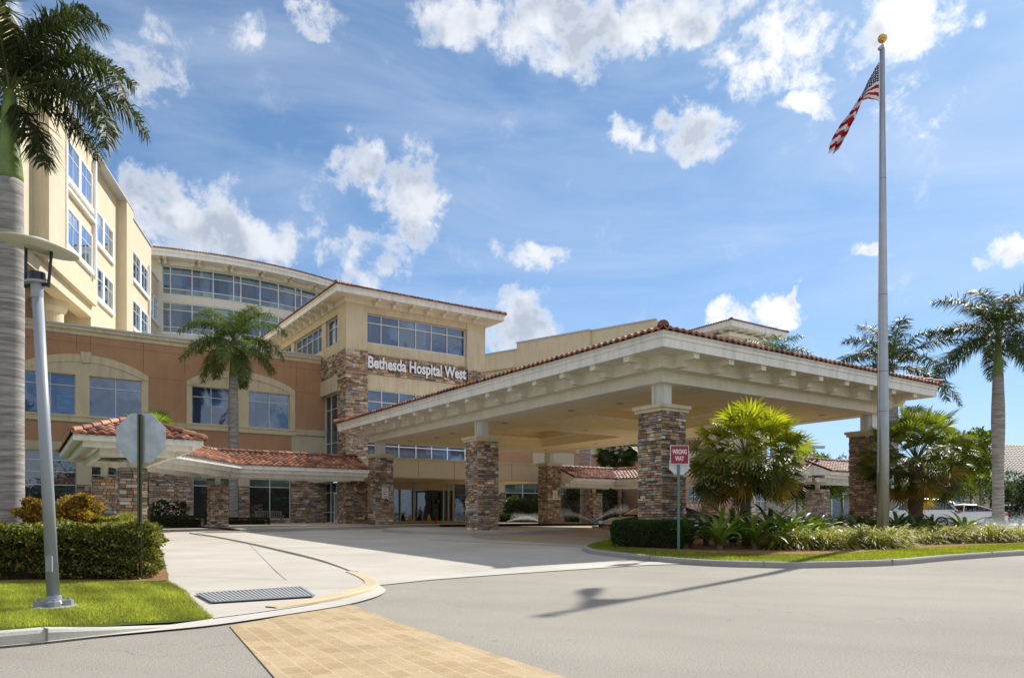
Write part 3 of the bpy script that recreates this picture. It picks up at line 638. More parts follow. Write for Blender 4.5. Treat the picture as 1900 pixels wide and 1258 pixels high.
def big_column(u, v, zb):
    c = stone_column('column', u, v, 1.14, zb, 4.83, K)
    mb = MB(PV, True); mb.box((u-.10, v-.10, 4.825), (u+1.24, v+1.24, 4.94)); mb.box((u-.16, v-.16, 4.94), (u+1.30, v+1.30, 5.055)); mb.build('column_cap', M['cream_stucco'], c)
    mb = MB(PV, True); s = .33
    mb.box((u+s, v+s, 5.05), (u+1.14-s, v+1.14-s, 5.84)); mb.box((u+s-.06, v+s+.05, 5.05), (u+s, v+1.14-s-.05, 5.84)); mb.box((u+s+.05, v+s-.06, 5.05), (u+s+.17, v+s, 5.84)); mb.box((u+1.14-s-.17, v+s-.06, 5.05), (u+1.14-s-.05, v+s, 5.84))
    mb.build('post', M['white_trim'], c)
    return c
for u, v in ((0, 0), (12.08, 0), (24.16, 0), (0, 13.36), (12.08, 13.36), (24.16, 13.36)):
    big_column(u, v, guv(u, v)+.02)
for (x, y) in ((1.9, 1.9), (1.9, 7.2), (1.9, 12.4), (7.3, 1.9), (12.6, 1.9), (17.9, 1.9), (23.2, 1.9), (23.2, 7.2), (23.2, 12.4), (7.3, 12.5), (12.6, 12.5), (17.9, 12.5), (12.6, 7.2), (4.6, 2.3), (15.3, 2.2), (20.5, 2.3)):
    mb = MB(); X, Y, _ = P(x, y); mb.lathe((X, Y, zc-.018), [(.14, 0), (.16, .008), (.16, .02)], 14); mb.build('downlight', M['downlight'], K)

# ================================================================== ORANGE TWO-STOREY WING (u = 39.2)
UW = 39.2
def wbox(mb, v0, v1, z0, z1, d0, d1, u=UW): mb.box((u-d1, v0, z0), (u-d0, v1, z1))   # d = distance in front of the wall plane
def window(parent, v0, v1, z0, z1, mulls, trans, u=UW, depth=.12, glass='glass_up', fw=.045, hv=None, name='window', frame='mullion'):
    """set back by depth behind plane u; frame mesh with a pane child"""
    mb = MB(PV, True); f = u+depth
    mb.box((f-.05, v0, z0), (f+.03, v0+fw, z1)); mb.box((f-.05, v1-fw, z0), (f+.03, v1, z1)); mb.box((f-.05, v0+fw, z1-fw), (f+.03, v1-fw, z1)); mb.box((f-.05, v0+fw, z0), (f+.03, v1-fw, z0+fw*1.3))
    vs_ = [v0+fw]+list(mulls)+[v1-fw]
    for m_ in mulls: mb.box((f-.048, m_-fw/2, z0+fw*1.3), (f+.028, m_+fw/2, z1-fw))
    for t_ in trans:
        for a_, b_ in zip(vs_, vs_[1:]): mb.box((f-.045, a_+(fw/2 if a_ != vs_[0] else 0), t_-fw/2), (f+.025, b_-(fw/2 if b_ != vs_[-1] else 0), t_+fw/2))
    w = mb.build(name, M[frame], parent)
    mb = MB(PV, True); mb.box((f+.035, v0, z0), (f+.06, v1, z1)); mb.build('pane', M[glass], w)
    return w
def wall_with_holes(mb, v0, v1, z0, z1, holes, u=UW, th=.35):
    """wall slab with rectangular openings, cut as a grid"""
    vs_ = sorted({v0, v1, *[h[0] for h in holes], *[h[1] for h in holes]}); zs = sorted({z0, z1, *[h[2] for h in holes], *[h[3] for h in holes]})
    for a_, b_ in zip(vs_, vs_[1:]):
        run_ = None
        for c_, d_ in zip(zs, zs[1:]):
            m_ = ((a_+b_)/2, (c_+d_)/2)
            if any(h[0] < m_[0] < h[1] and h[2] < m_[1] < h[3] for h in holes):
                if run_: mb.box((u, a_, run_[0]), (u+th, b_, run_[1])); run_ = None
            else: run_ = (run_[0], d_) if run_ else (c_, d_)
        if run_: mb.box((u, a_, run_[0]), (u+th, b_, run_[1]))
WG = thing('hospital_wing', 'terracotta two-storey wing with arched cream window surrounds left of the entrance tower', 'building', P(UW, -10, .5))
B0 = .35
wins_up = [(-17.98, -15.12), (-14.33, -11.11), (-7.82, -5.14), (-3.81, -.69), (-28.5, -25.2), (-24.4, -21.2)]
holes = [(a_, b_, 7.93, 10.7) for a_, b_ in wins_up]
wins_lo = [(-17.98, -15.05, .95, 5.52), (-14.2, -10.75, .95, 4.62), (-7.75, -4.55, .95, 4.12), (-3.77, -.6, .95, 4.2)]
mb = MB(PV, True); wall_with_holes(mb, -32, 2.86, 4.62 if 0 else B0, 13.42, holes+wins_lo); mb.box((UW+.36, -32, B0), (UW+12, -31.7, 13.9)); mb.build('wall', M['terracotta_stucco'], WG)
mb = MB(PV, True); mb.box((UW+.3, -32, 13.42), (UW+14, 1.86, 13.6)); mb.build('roof_deck', M['tan_stucco'], WG)
# parapet moulding
mb = MB(PV, True); wbox(mb, -32, 1.84, 13.42, 13.66, -.35, .05); wbox(mb, -32, 1.84, 13.66, 13.72, -.35, .09); wbox(mb, -32, 1.84, 13.72, 13.94, -.35, .16); mb.build('parapet_moulding', M['cream_stucco'], WG)
mb = MB(PV, True); wbox(mb, -32, 1.85, 13.94, 14.06, -.38, .22); mb.build('parapet_coping', M['grey_cap'], WG)
# expansion joints as fine dark brown strips
mb = MB(PV, True)
for v_ in (-15.05, -14.25, -11.0, -8.3, -4.5, -.15, -20, -24.8): wbox(mb, v_-.012, v_+.012, 12.3 if v_ in (-15.05, -14.25, -4.5) else 11.4, 13.42, 0, .006)
wbox(mb, -32, 1.84, 12.88, 12.9, 0, .004); wbox(mb, -10.6, -8.25, 11.0, 11.02, 0, .004); wbox(mb, -.2, 1.84, 11.0, 11.02, 0, .004)
mb.build('wall_joint', mat('joint_brown', (.16, .085, .05), .95, .1), WG)
def arch_surround(v0, v1, pier, zsh, zap, zkey, zs=7.52, wh=((0, 0), (0, 0))):
    """cream surround: arched head, centre pier, jambs and sill, standing 9 cm proud"""
    mb = MB(PV, True); n = 24; d = .09; t = .55
    def arc(s): return zsh+(zap-zsh)*(1-(2*s-1)**2)**.85
    # infill between window heads and arch
    za = 10.7
    for i in range(n):
        s0, s1 = i/n, (i+1)/n; a_, b_ = v0+(v1-v0)*s0, v0+(v1-v0)*s1
        mb.prism([(UW-d, a_, za), (UW-d, b_, za), (UW-d, b_, arc(s1)), (UW-d, a_, arc(s0))], (d, 0, 0))
    for i in range(n):                                   # raised outer band of the arch
        s0, s1 = i/n, (i+1)/n; a_, b_ = v0+(v1-v0)*s0, v0+(v1-v0)*s1; q0, q1 = arc(s0), arc(s1)
        k0, k1 = max(za+.02, q0-t*.9), max(za+.02, q1-t*.9)
        mb.prism([(UW-d-.05, a_, k0), (UW-d-.05, b_, k1), (UW-d-.05, b_, q1+.01), (UW-d-.05, a_, q0+.01)], (.05, 0, 0))
    (w0, w1), (w2, w3) = wh
    wbox(mb, v0, w0, 7.93, za, 0, d); wbox(mb, w3, v1, 7.93, za, 0, d); wbox(mb, w1, w2, 7.93, za, 0, d+.03)
    wbox(mb, v0-.05, v1+.05, zs, 7.93, 0, d+.04); wbox(mb, v0-.05, v1+.05, 7.86, 7.96, d+.04, d+.10)
    vc = (v0+v1)/2
    mb.prism([(UW-d-.14, vc-.20, zap-.55), (UW-d-.14, vc+.20, zap-.55), (UW-d-.14, vc+.33, zkey), (UW-d-.14, vc-.33, zkey)], (.13, 0, 0))
    return mb.build('window_surround', M['cream_stucco'], WG)
arch_surround(-18.35, -10.69, None, 11.0, 12.1, 12.28, wh=((-17.98, -15.12), (-14.33, -11.11)))
arch_surround(-8.18, -.26, None, 11.0, 12.1, 12.28, wh=((-7.82, -5.14), (-3.81, -.69)))
arch_surround(-28.9, -20.8, None, 11.0, 12.1, 12.28, wh=((-28.5, -25.2), (-24.4, -21.2)))
for a_, b_ in wins_up: window(WG, a_, b_, 7.95, 10.7, [(a_+b_)/2], [9.95], glass='glass_up')
# string course under the first floor and cream / orange panels
for q in ((-10.64, -8.23, 7.55, 7.9, 0, .07), (-.21, 2.84, 7.6, 8.05, 0, .10), (-20.7, -18.4, 7.55, 7.9, 0, .07)): mb = MB(PV, True); wbox(mb, *q); mb.build('string_course', M['tan_stucco'], WG)
mb = MB(PV, True); wbox(mb, -.52, 2.84, 5.0, 7.52, 0, .03); wbox(mb, -32, -.53, 5.55, 6.15, 0, .05); wbox(mb, -4.55, -3.77, 3.45, 4.3, 0, .03); wbox(mb, -8.9, -.56, 4.2, 5.54, 0, .02); wbox(mb, -15.05, -14.2, 3.3, 5.5, 0, .22); mb.build('cream_panel', M['tan_stucco'], WG)
window(WG, *wins_lo[0], [-16.5], [3.27, 4.15, 4.92], glass='glass_low'); window(WG, *wins_lo[1], [-12.4], [3.3, 4.0], glass='glass_low')
for a_ in wins_lo[2:]:
    w = window(WG, *a_, [(a_[0]+a_[1])/2], [3.42], glass='glass_low')
    mb = MB(PV, True); mb.box((UW+.13, a_[0]+.05, 3.45), (UW+.15, a_[1]-.05, a_[3]-.06)); mb.build('spandrel_panel', M['glass_green'], w)
mb = MB(PV, True)
for a_, b_, z1 in ((-10.74, -7.76, 4.4), (-4.54, -3.78, 3.45), (-.59, 2.86, 4.05), (-15.04, -14.21, 3.3), (-7.74, -3.78, .95), (-3.76, -.6, .95)):
    mb.m = 1; mb.box((UW-.10, a_, B0), (UW-.001, b_, z1)); stone_face(mb, (UW-.10, a_), (0, 1), (-1, 0), b_-a_, B0, z1)
mb.build('stone_base', [M['stone'], M['mortar']], WG)

# ================================================================== ENTRANCE TOWER
UT, VT, VE = 33.83, 1.86, 14.1
TW = thing('entrance_tower', 'stone and cream entrance tower with tiled hip roof carrying the hospital name', 'building', P(UT+4, 8, .6))
zt = 17.15
LX = 24.0   # tower depth back from the front
mb = MB(PV, True)
# corner piers above the stone
mb.box((UT, VT, 13.70), (UT+1.72, VT+1.70, zt)); mb.box((UT, 12.35, 13.35), (UT+1.6, VE, zt))
# bands of the front (set back .25)
mb.box((UT+.25, VT+1.70, 13.55), (UT+.6, 12.35, 14.35)); mb.box((UT+.25, VT+1.70, 10.86), (UT+.6, 12.35, 12.02))
mb.box((UT+.10, VT+1.70, 16.62), (UT+.6, 12.35, zt))
# left face: sill band, cream band, upper wall
mb.box((UT+1.72, VT+.12, 13.72), (UT+5.4, VT+.45, 14.55)); mb.box((UT+1.64, VT-.06, 10.75), (UT+5.37, VT+.45, 11.92)); mb.box((UT+1.72, VT+.02, 16.60), (UT+LX, VT+.5, zt))
mb.box((UT+5.37, VT+.12, 13.9), (UT+LX, VT+.45, 14.55)); mb.box((UT+4.55, VT+.10, 14.55), (UT+5.5, VT+.5, 16.60)); mb.box((UT+12.6, VT+.10, 14.55), (UT+13.4, VT+.5, 16.60)); mb.box((UT+22, VT+.10, 14.55), (UT+LX, VT+.5, 16.60))
mb.box((UT+LX-.3, VT+.5, 11), (UT+LX, VE, zt)); mb.box((UT+1.6, VE-.4, .6), (UT+LX, VE-.05, zt))
mb.build('wall', M['cream_stucco'], TW)
def prism_floor(mb, z): mb.box((UT+.7, VT+.6, z), (UT+LX-.4, VE-.5, z+.2))
mb = MB(PV, True); prism_floor(mb, 13.2); mb.build('floor_slab', M['tan_stucco'], TW)
# stonework
mb = MB(PV, True); zs0 = .62
mb.m = 1; mb.box((UT, VT, zs0), (UT+1.72, VT+1.70, 13.70))
stone_face(mb, (UT, VT), (0, 1), (-1, 0), 1.70, zs0, 13.70, (.06, .19), (.15, .6), .03); stone_face(mb, (UT, VT), (1, 0), (0, -1), 1.72, zs0, 13.70, (.08, .17), (.2, .6))
mb.m = 1; mb.box((UT, 12.4, 9.0), (UT+1.6, VE, 13.35)); stone_face(mb, (UT, 12.4), (0, 1), (-1, 0), 1.7, 9.0, 13.35, (.08, .17), (.2, .6), .02)
mb.m = 1; mb.box((UT+.2, VT+1.70, 12.02), (UT+.6, 12.4, 13.55)); stone_face(mb, (UT+.2, VT+1.70), (0, 1), (-1, 0), 8.84, 12.02, 13.55, (.08, .17), (.2, .6))
mb.m = 1; mb.box((UT+1.72, VT+.06, 11.93), (UT+5.37, VT+.45, 13.71)); stone_face(mb, (UT+1.72, VT+.06), (1, 0), (0, -1), 3.65, 11.93, 13.71, (.08, .17), (.2, .6))
mb.m = 1; mb.box((UT, 12.4, zs0), (UT+1.6, VE, 5.4)); stone_face(mb, (UT, 12.4), (0, 1), (-1, 0), 1.7, zs0, 5.4, (.08, .17), (.2, .6), .02)
mb.build('stone_pier', [M['stone'], M['mortar']], TW)
vm = [4.85, 6.32, 7.8, 9.2, 10.65]
window(TW, 3.58, 12.33, 14.38, 16.60, vm, [15.95], u=UT+.25, depth=.18, glass='glass_up', fw=.06)
window(TW, 3.60, 12.36, 5.55, 10.84, vm, [6.6, 9.95], u=UT+.25, depth=.10, glass='glass_up', fw=.06)
# frieze, fascia, soffit of the tower roof
T0, T1, S0, S1 = UT-.1, UT+LX+.1, VT-.1, VE+.1
def tring(mb, o, z0, z1, w):
    a_, b_, c_, d_ = T0-o, T1+o, S0-o, S1+o
    mb.box((a_, c_, z0), (a_+w, d_, z1)); mb.box((b_-w, c_, z0), (b_, d_, z1)); mb.box((a_+w, c_, z0), (b_-w, c_+w, z1)); mb.box((a_+w, d_-w, z0), (b_-w, d_, z1))
mb = MB(PV, True); tring(mb, 0, zt, 17.50, .4); tring(mb, .95, 17.50, 17.55, 1.1); mb.build('frieze', M['beam_paint'], TW)
mb = MB(PV, True); tring(mb, 1.06, 17.46, 17.82, .12); tring(mb, 1.12, 17.82, 17.96, .18); mb.build('fascia', M['white_paint'], TW)
for i in range(7):
    mb = MB(PV); bracket(mb, (T0, 4.1+i*1.45), (0, 1), (-1, 0), .18, 0, .95, 17.50, .42, .18); mb.build('eave_bracket', M['beam_paint'], TW)
for i in range(14):
    mb = MB(PV); bracket(mb, (UT+2.3+i*1.45, S0), (1, 0), (0, -1), .18, 0, .95, 17.50, .42, .18); mb.build('eave_bracket', M['beam_paint'], TW)
mb = MB(PV); q = 1.2; Lu = T1-T0+2*q; Lv = S1-S0+2*q
tile_slope(mb, (T0-q, S0-q), (1, 0), (0, 1), Lu, Lv/2, .30, 17.96, ns=4); tile_slope(mb, (T0-q, S1+q), (1, 0), (0, -1), Lu, Lv/2, .30, 17.96, ns=4)
tile_slope(mb, (T0-q, S0-q), (0, 1), (1, 0), Lv, Lv/2, .30, 17.96, ns=4); tile_slope(mb, (T1+q, S0-q), (0, 1), (-1, 0), Lv, Lv/2, .30, 17.96, tw=.5, ns=3); mb.build('tile_roof', M['tile'], TW)
mb = MB(); ridge_caps(mb, P(T0-q, S0-q, 17.99), P(T0-q+Lv/2, S0-q+Lv/2, 17.99+Lv*.15), .16); ridge_caps(mb, P(T0-q, S1+q, 17.99), P(T0-q+Lv/2, S1+q-Lv/2, 17.99+Lv*.15), .16); mb.build('ridge_tiles', M['tile'], TW)
# left-face glazing (upper clerestory and the tall corner strip)
def window_v(parent, u0, u1, z0, z1, mulls, trans, v, depth=.15, glass='glass_band', fw=.05):
    mb = MB(PV, True); f = v+depth
    mb.box((u0, f-.04, z0), (u0+fw, f+.03, z1)); mb.box((u1-fw, f-.04, z0), (u1, f+.03, z1)); mb.box((u0+fw, f-.04, z1-fw), (u1-fw, f+.03, z1)); mb.box((u0+fw, f-.04, z0), (u1-fw, f+.03, z0+fw))
    us = [u0+fw]+list(mulls)+[u1-fw]
    for m_ in mulls: mb.box((m_-fw/2, f-.038, z0+fw), (m_+fw/2, f+.028, z1-fw))
    for t_ in trans:
        for a_, b_ in zip(us, us[1:]): mb.box((a_+(fw/2 if a_ != us[0] else 0), f-.035, t_-fw/2), (b_-(fw/2 if b_ != us[-1] else 0), f+.025, t_+fw/2))
    w = mb.build('window', M['mullion'], parent); mb = MB(PV, True); mb.box((u0, f+.035, z0), (u1, f+.06, z1)); mb.build('pane', M[glass], w); return w
window_v(TW, UT+1.74, UT+4.55, 14.55, 16.60, [UT+3.1], [15.9], VT+.2)
window_v(TW, UT+5.5, UT+12.6, 14.55, 16.60, [UT+6.9, UT+8.3, UT+9.7, UT+11.1], [15.9], VT+.2); window_v(TW, UT+13.4, UT+22, 14.55, 16.60, [UT+15, UT+16.7, UT+18.4, UT+20.1], [15.9], VT+.2)
window_v(TW, UT+1.74, UT+5.36, 4.05, 10.74, [UT+2.7, UT+4.1], [4.9, 5.9, 6.95, 9.6], VT+.25, glass='glass_low')
w_ = window_v(TW, UT+1.74, UT+5.36, .66, 3.8, [UT+2.95, UT+4.2], [1.5, 3.05], VT+.25, glass='glass_low'); w_.name = 'side_door'
mb = MB(PV, True); mb.box((UT+1.80, VT+.16, .68), (UT+1.95, VT+.24, 3.0)); mb.box((UT+2.80, VT+.16, .68), (UT+2.95, VT+.24, 3.0)); mb.box((UT+1.95, VT+.16, 2.85), (UT+2.80, VT+.24, 3.0)); mb.box((UT+1.95, VT+.16, .68), (UT+2.80, VT+.24, .90)); mb.build('door_leaf', M['white_trim'], w_)
# name of the hospital in raised letters
bs = thing('building_sign', 'raised white letters of the hospital name on the stone band of the entrance tower', 'sign', P(UT+.1, 7.9, 12.8))
textobj('lettering', 'Bethesda Hospital West', 1.22, .06, [M['letter_white'], M['letter_side']], P(UT+.04, 7.92, 12.83), (VX, VY), (-UX, -UY), bs, off=.040, width=8.62)
# lobby front under the tower: mullioned storefront with the sliding door
LB = thing('lobby_front', 'glazed lobby storefront with dark sliding door behind the canopy columns', 'storefront', P(UT, 8, .7))
mb = MB(PV, True); zb = .72
mb2 = MB(PV, True); mb2.box((UT-.25, 3.6, 3.26), (UT-.10, 10.35, 3.80)); mb2.build('transom_panel', MATS['tan_stucco'], LB)
for v_ in (5.55, 7.35, 9.95, 10.42, 10.9, 12.36): mb.box((UT-.30, v_-.06, zb), (UT-.10, v_+.06, 3.25 if v_ < 10 else 3.8))
for v_ in (7.35, 9.95): mb.box((UT-.29, v_-.05, 3.26), (UT-.26, v_+.05, 3.99))
mb.box((UT-.29, 3.6, zb), (UT-.12, 12.4, zb+.10)); mb.box((UT-.28, 10.96, 1.62), (UT-.13, 12.30, 1.68)); mb.box((UT-.27, 6.15, zb+.1), (UT-.14, 6.23, 3.25))
mb.build('storefront_frame', mat('champagne_frame', (.50, .47, .40), .4, .5), LB)
mb = MB(PV, True); mb.box((UT-.12, 3.6, zb+.1), (UT-.09, 12.4, 3.25)); mb.box((UT-.12, 10.96, 3.25), (UT-.09, 12.30, 3.8)); mb.build('storefront_pane', M['glass_low'], LB)
mb = MB(PV, True); mb.box((UT-.36, 7.46, zb+.1), (UT-.30, 7.60, 3.20)); mb.box((UT-.36, 9.72, zb+.1), (UT-.30, 9.86, 3.20)); mb.box((UT-.36, 7.60, 3.06), (UT-.30, 9.72, 3.20)); mb.box((UT-.355, 8.98, zb+.1), (UT-.305, 9.06, 3.06)); mb.box((UT-.34, 9.35, 2.2), (UT-.31, 9.62, 2.5)) ; mb.build('sliding_door', M['black_frame'], LB)
# projecting entrance slab
SLB = thing('entrance_slab', 'flat cream panelled entrance slab projecting from the tower above the lobby doors', 'awning', P(30, 8, 4))
mb = MB(PV, True); mb.box((26.8, 1.2, 3.82), (UT-.02, 15.3, 5.05)); mb.box((UT+.0, 1.2, 3.82), (UW-.12, 1.84, 5.05)); mb.box((26.72, 1.12, 5.05), (UT-.03, 15.38, 5.12)); mb.build('slab', mat('entrance_panel', (.76, .70, .57), .7, .3, var=.04), SLB)
mb = MB(PV, True)
for v_ in (4.3, 7.1, 8.2, 10.3, 12.0, 14.6): mb.box((26.79, v_-.012, 3.84), (26.8, v_+.012, 5.04))
mb.build('panel_joint', mat('joint_tan', (.22, .19, .14), .95, .1), SLB)
mb = MB(PV, True); mb.box((26.9, 1.3, 3.79), (UT-.1, 15.2, 3.815)); mb.build('slab_soffit', M['soffit'], SLB)
# the right-hand wing in the same plane as the left one
WR = thing('hospital_wing', 'terracotta and pink wing seen through the canopy to the right of the lobby', 'building', P(UW, 28, .5))
mb = MB(PV, True); wr = [(19.74, 23.85, 1.3, 4.3), (26.0, 31.5, 1.3, 4.3), (33.0, 37, 1.3, 4.3)]
wall_with_holes(mb, 14.2, 48, B0, 11.0, wr); mb.build('wall', M['terracotta_stucco'], WR)
mb = MB(PV, True); wbox(mb, 22.9, 28.0, 4.35, 7.45, 0, .06); wbox(mb, 14.2, 22.8, 4.4, 6.2, 0, .05); wbox(mb, 28.2, 48, 7.5, 8.3, 0, .1); wbox(mb, 18.8, 19.6, 3.4, 4.35, 0, .05); wbox(mb, 31.6, 32.4, 1.3, 4.4, 0, .08); mb.build('cream_panel', M['tan_stucco'], WR)
mb = MB(PV, True); mb.m = 1
for a_, b_ in ((16.5, 19.7), (23.9, 25.9)): mb = MB(PV, True); mb.m = 1; mb.box((UW-.1, a_, B0), (UW-.001, b_, 3.4 if a_ < 19 else 4.3)); stone_face(mb, (UW-.1, a_), (0, 1), (-1, 0), b_-a_, B0, 3.4 if a_ < 19 else 4.3); mb.build('stone_base', [M['stone'], M['mortar']], WR)
for a_ in wr:
    w = window(WR, *a_, [(a_[0]+a_[1])/2], [3.4], glass='glass_low'); mb = MB(PV, True); mb.box((UW+.13, a_[0]+.05, 3.43), (UW+.15, a_[1]-.05, 4.24)); mb.build('spandrel', M['glass_green'], w)
WR.name = 'hospital_wing.001'
# nearer pavilion wing at the right with the staff door
WP = thing('pavilion_wing', 'pink-brown single-storey wing with a white framed door right of the drive', 'building', P(27, 36, .5))
UP_ = 25.5
mb = MB(PV, True); wp = [(29.6, 33.0, .9, 3.9), (38.6, 40.6, 1.6, 3.6)]
wall_with_holes(mb, 26.5, 44.0, B0, 5.4, wp, u=UP_); mb.box((UP_+.36, 26.5, B0), (UP_+12, 26.8, 5.4)); mb.box((UP_+.36, 43.7, B0), (UP_+12, 44.0, 5.4)); mb.build('wall', mat('pink_stucco', (.42, .27, .20), .9, .15, bump=.3, bscale=45, var=.08), WP)
window(WP, 29.6, 31.4, .9, 3.9, [30.5], [2.9], u=UP_, glass='glass_low'); window(WP, 31.4, 33.0, .9, 3.9, [], [2.9], u=UP_, glass='glass_low', fw=.11, name='door', frame='white_trim'); window(WP, 38.6, 40.6, 1.6, 3.6, [39.6], [2.6], u=UP_, glass='glass_low', frame='white_trim')
mb = MB(PV, True); wbox(mb, 37.9, 38.5, B0, 5.4, 0, .2, UP_); wbox(mb, 40.7, 41.4, B0, 5.4, 0, .2, UP_); wbox(mb, 26.5, 44, 4.9, 5.6, .21, .4, UP_); mb.build('pilaster', M['cream_stucco'], WP)

# expansion joints in the kerbs
for (jx, jy, dx_, dy_, zz) in ((3.46, 18.28, .55, .83, .143), (8.94, 17.02, -.30, .95, .143), (5.72, 16.45, .05, 1, .143), (13.0, 19.62, -.5, .85, .143), (-4.375, 6.83, -.75, .62, .143), (-5.4, 5.96, -.7, .7, .143)):
    n_ = Vector((dx_, dy_)).normalized(); t_ = Vector((-n_.y, n_.x))*.006; p_ = Vector((jx, jy)); mb = MB(); zg = g(jy)
    a_, b_ = p_-n_*.006, p_+n_*.15; mb.prism([(*(a_+t_), zg), (*(b_+t_), zg), (*(b_-t_), zg), (*(a_-t_), zg)], (0, 0, zz)); struct(mb.build('kerb_joint', MATS['joint_dirt']))
# ================================================================== COVERED WALKWAYS
def roof_run(name, mb_t, mb_w, mb_r, A, B, hw=2.1, ze=3.95, sl_=.40, hipA=0, hipB=0, frame=PV, tw=.30):
    """two-slope tiled roof from A to B (frame coordinates), half width hw"""
    A, B = Vector(A), Vector(B); d = (B-A); L = d.length; d.normalize(); n = Vector((-d.y, d.x))
    for sgn, ns in ((1, 6), (-1, 6)):
        o = A+n*sgn*hw; tile_slope(mb_t, tuple(o), tuple(d), tuple(-n*sgn), L, hw, sl_, ze, hipA, hipB, tw=tw, ns=ns, course=.36)
    if hipA: o = A+n*hw; tile_slope(mb_t, tuple(o), tuple(-n), tuple(d), 2*hw, hw, sl_, ze, 1, 1, tw=tw, ns=6, course=.36)
    if hipB: o = B+n*hw; tile_slope(mb_t, tuple(o), tuple(-n), tuple(-d), 2*hw, hw, sl_, ze, 1, 1, tw=tw, ns=6, course=.36)
    zr = ze+hw*sl_+.04; ra = A+d*hw*hipA; rb = B-d*hw*hipB
    ridge_caps(mb_r, frame((*ra, zr)), frame((*rb, zr)), .13)
    for h_, E_, R_ in ((hipA, A, ra), (hipB, B, rb)):
        if h_:
            for sgn in (1, -1): ridge_caps(mb_r, frame((*(E_+n*sgn*hw), ze+.04)), frame((*R_, zr)), .13)
    # fascia boards, soffit and inner beams
    def qbox(o, w, z0, z1, s0, s1):
        a_ = A+n*o+d*s0; b_ = A+n*o+d*s1; c_ = b_+n*w; e_ = a_+n*w
        mb_w.prism([(*a_, z0), (*b_, z0), (*c_, z0), (*e_, z0)], (0, 0, z1-z0))
    for sgn in (1, -1):
        qbox(sgn*(hw-.06) if sgn > 0 else -(hw-.06), -.10*sgn, ze-.21, ze-.005, .07*hipA, L-.07*hipB); qbox(sgn*(hw-.36), -.08*sgn, ze-.40, ze-.20, .38*hipA, L-.38*hipB)
        qbox(sgn*(hw-.9), -.16*sgn, ze-.62, ze-.36, .95*hipA, L-.95*hipB)
    for h_, s_ in ((hipA, .06), (hipB, L-.16)):
        if h_: qbox(-(hw-.16), 2*(hw-.16), ze-.21, ze-.005, s_, s_+.10)
    for h_, s_ in ((hipA, .38), (hipB, L-.46)):
        if h_: qbox(-(hw-.42), 2*(hw-.42), ze-.40, ze-.20, s_, s_+.08)
    for h_, s_ in ((hipA, .95), (hipB, L-1.11)):
        if h_: qbox(-(hw-1.05), 2*(hw-1.05), ze-.62, ze-.36, s_, s_+.16)
    qbox(-(hw-.12), 2*(hw-.12), ze-.20, ze-.17, .12*hipA, L-.12*hipB)
    for h_, E_, s_ in ((hipA, A, .05), (hipB, B, -.13)):
        if not h_:
            q_ = E_+d*s_; mb_w.prism([(*(q_+n*(hw-.1)), ze-.19), (*(q_-n*(hw-.1)), ze-.19), (*(q_-n*(hw-.1)), ze+.0), (*q_, ze+hw*sl_-.05), (*(q_+n*(hw-.1)), ze+.0)], (d.x*.08, d.y*.08, 0))
def walkway(nm, label, runs, piers, base):
    t = thing(nm, label, 'covered walkway', base)
    a_, b_, c_ = MB(PV), MB(PV), MB()
    for r in runs: roof_run(nm, a_, b_, c_, *r[0], **r[1])
    a_.build('tile_roof', M['tile'], t); b_.build('fascia', M['white_paint'], t); c_.build('ridge_tiles', M['tile'], t)
    for (u, v, w, zt_) in piers:
        zb = guv(u, v)
        c = stone_column('pier', u-w/2, v-w/2, w, zb, zt_, t, ls=(.12, .4))
        mb = MB(); X, Y, _ = P(u, v); mb.lathe((X, Y, zt_), [(.15, 0), (.15, 3.42-zt_)], 20); mb.build('post', M['beam_paint'], c, smooth=False)
    return t
walkway('covered_walkway', 'tile-roofed walkway with angled bend and stone piers left of the main canopy', [
    (((10.4, -14.78), (19.6, -14.78)), dict(hipA=1, hipB=1)),
    (((17.9, -14.2), (24.6, -9.3)), dict(hw=2.0)),
    (((24.65, -9.8), (24.65, -1.05)), dict(hw=2.05))],
    [(11.9, -14.9, .84, 2.94), (18.6, -15.2, .84, 2.9), (25.0, -9.1, .86, 2.94)], P(20, -12, .3))
walkway('covered_walkway', 'tile-roofed walkway with stone piers running right behind the main canopy', [
    (((24.65, 14.52), (24.65, 20.6)), dict(hw=2.05)),
    (((25.3, 19.9), (9.5, 23.75)), dict(hw=2.0)),
    (((10.1, 22.9), (10.1, 31.5)), dict(hw=2.1, hipB=1))],
    [(24.7, 18.2, .84, 2.94), (17.0, 22.3, .84, 2.94), (9.7, 24.1, 1.0, 2.9)], P(20, 22, .3))

# ================================================================== TALL YELLOW BLOCK (left)
wa, wb = (-.252, .968), (.968, .252)     # along the facade (away), outward normal
def WF(p): t, d, z = p; return (-32.45+wa[0]*t+wb[0]*d, 56+wa[1]*t+wb[1]*d, z)
YB = thing('hospital_block', 'tall yellow stucco hospital block with paired white-trimmed windows at the far left', 'building', WF((0, 0, .5)))
mb = MB(WF)
mb.box((-.2, -14, 8), (7.2, 0, 28.6)); mb.box((7.2, -14, 8), (9.4, .75, 28.6)); mb.box((9.4, -14, 8), (18.6, .3, 28.6)) ; mb.box((18.6, -14, 8), (27.0, -.3, 27.0))
mb.box((-30, -14, 17.3), (-.2, .45, 28.6)); mb.box((-13.0, .45, 17.8), (-10.2, 1.3, 28.6))
mb.box((-30, -14, 8), (-.2, -5.5, 17.3)); mb.box((-30, -.9, 16.4), (-.2, .1, 17.29))
mb.build('wall', M['yellow_stucco'], YB)
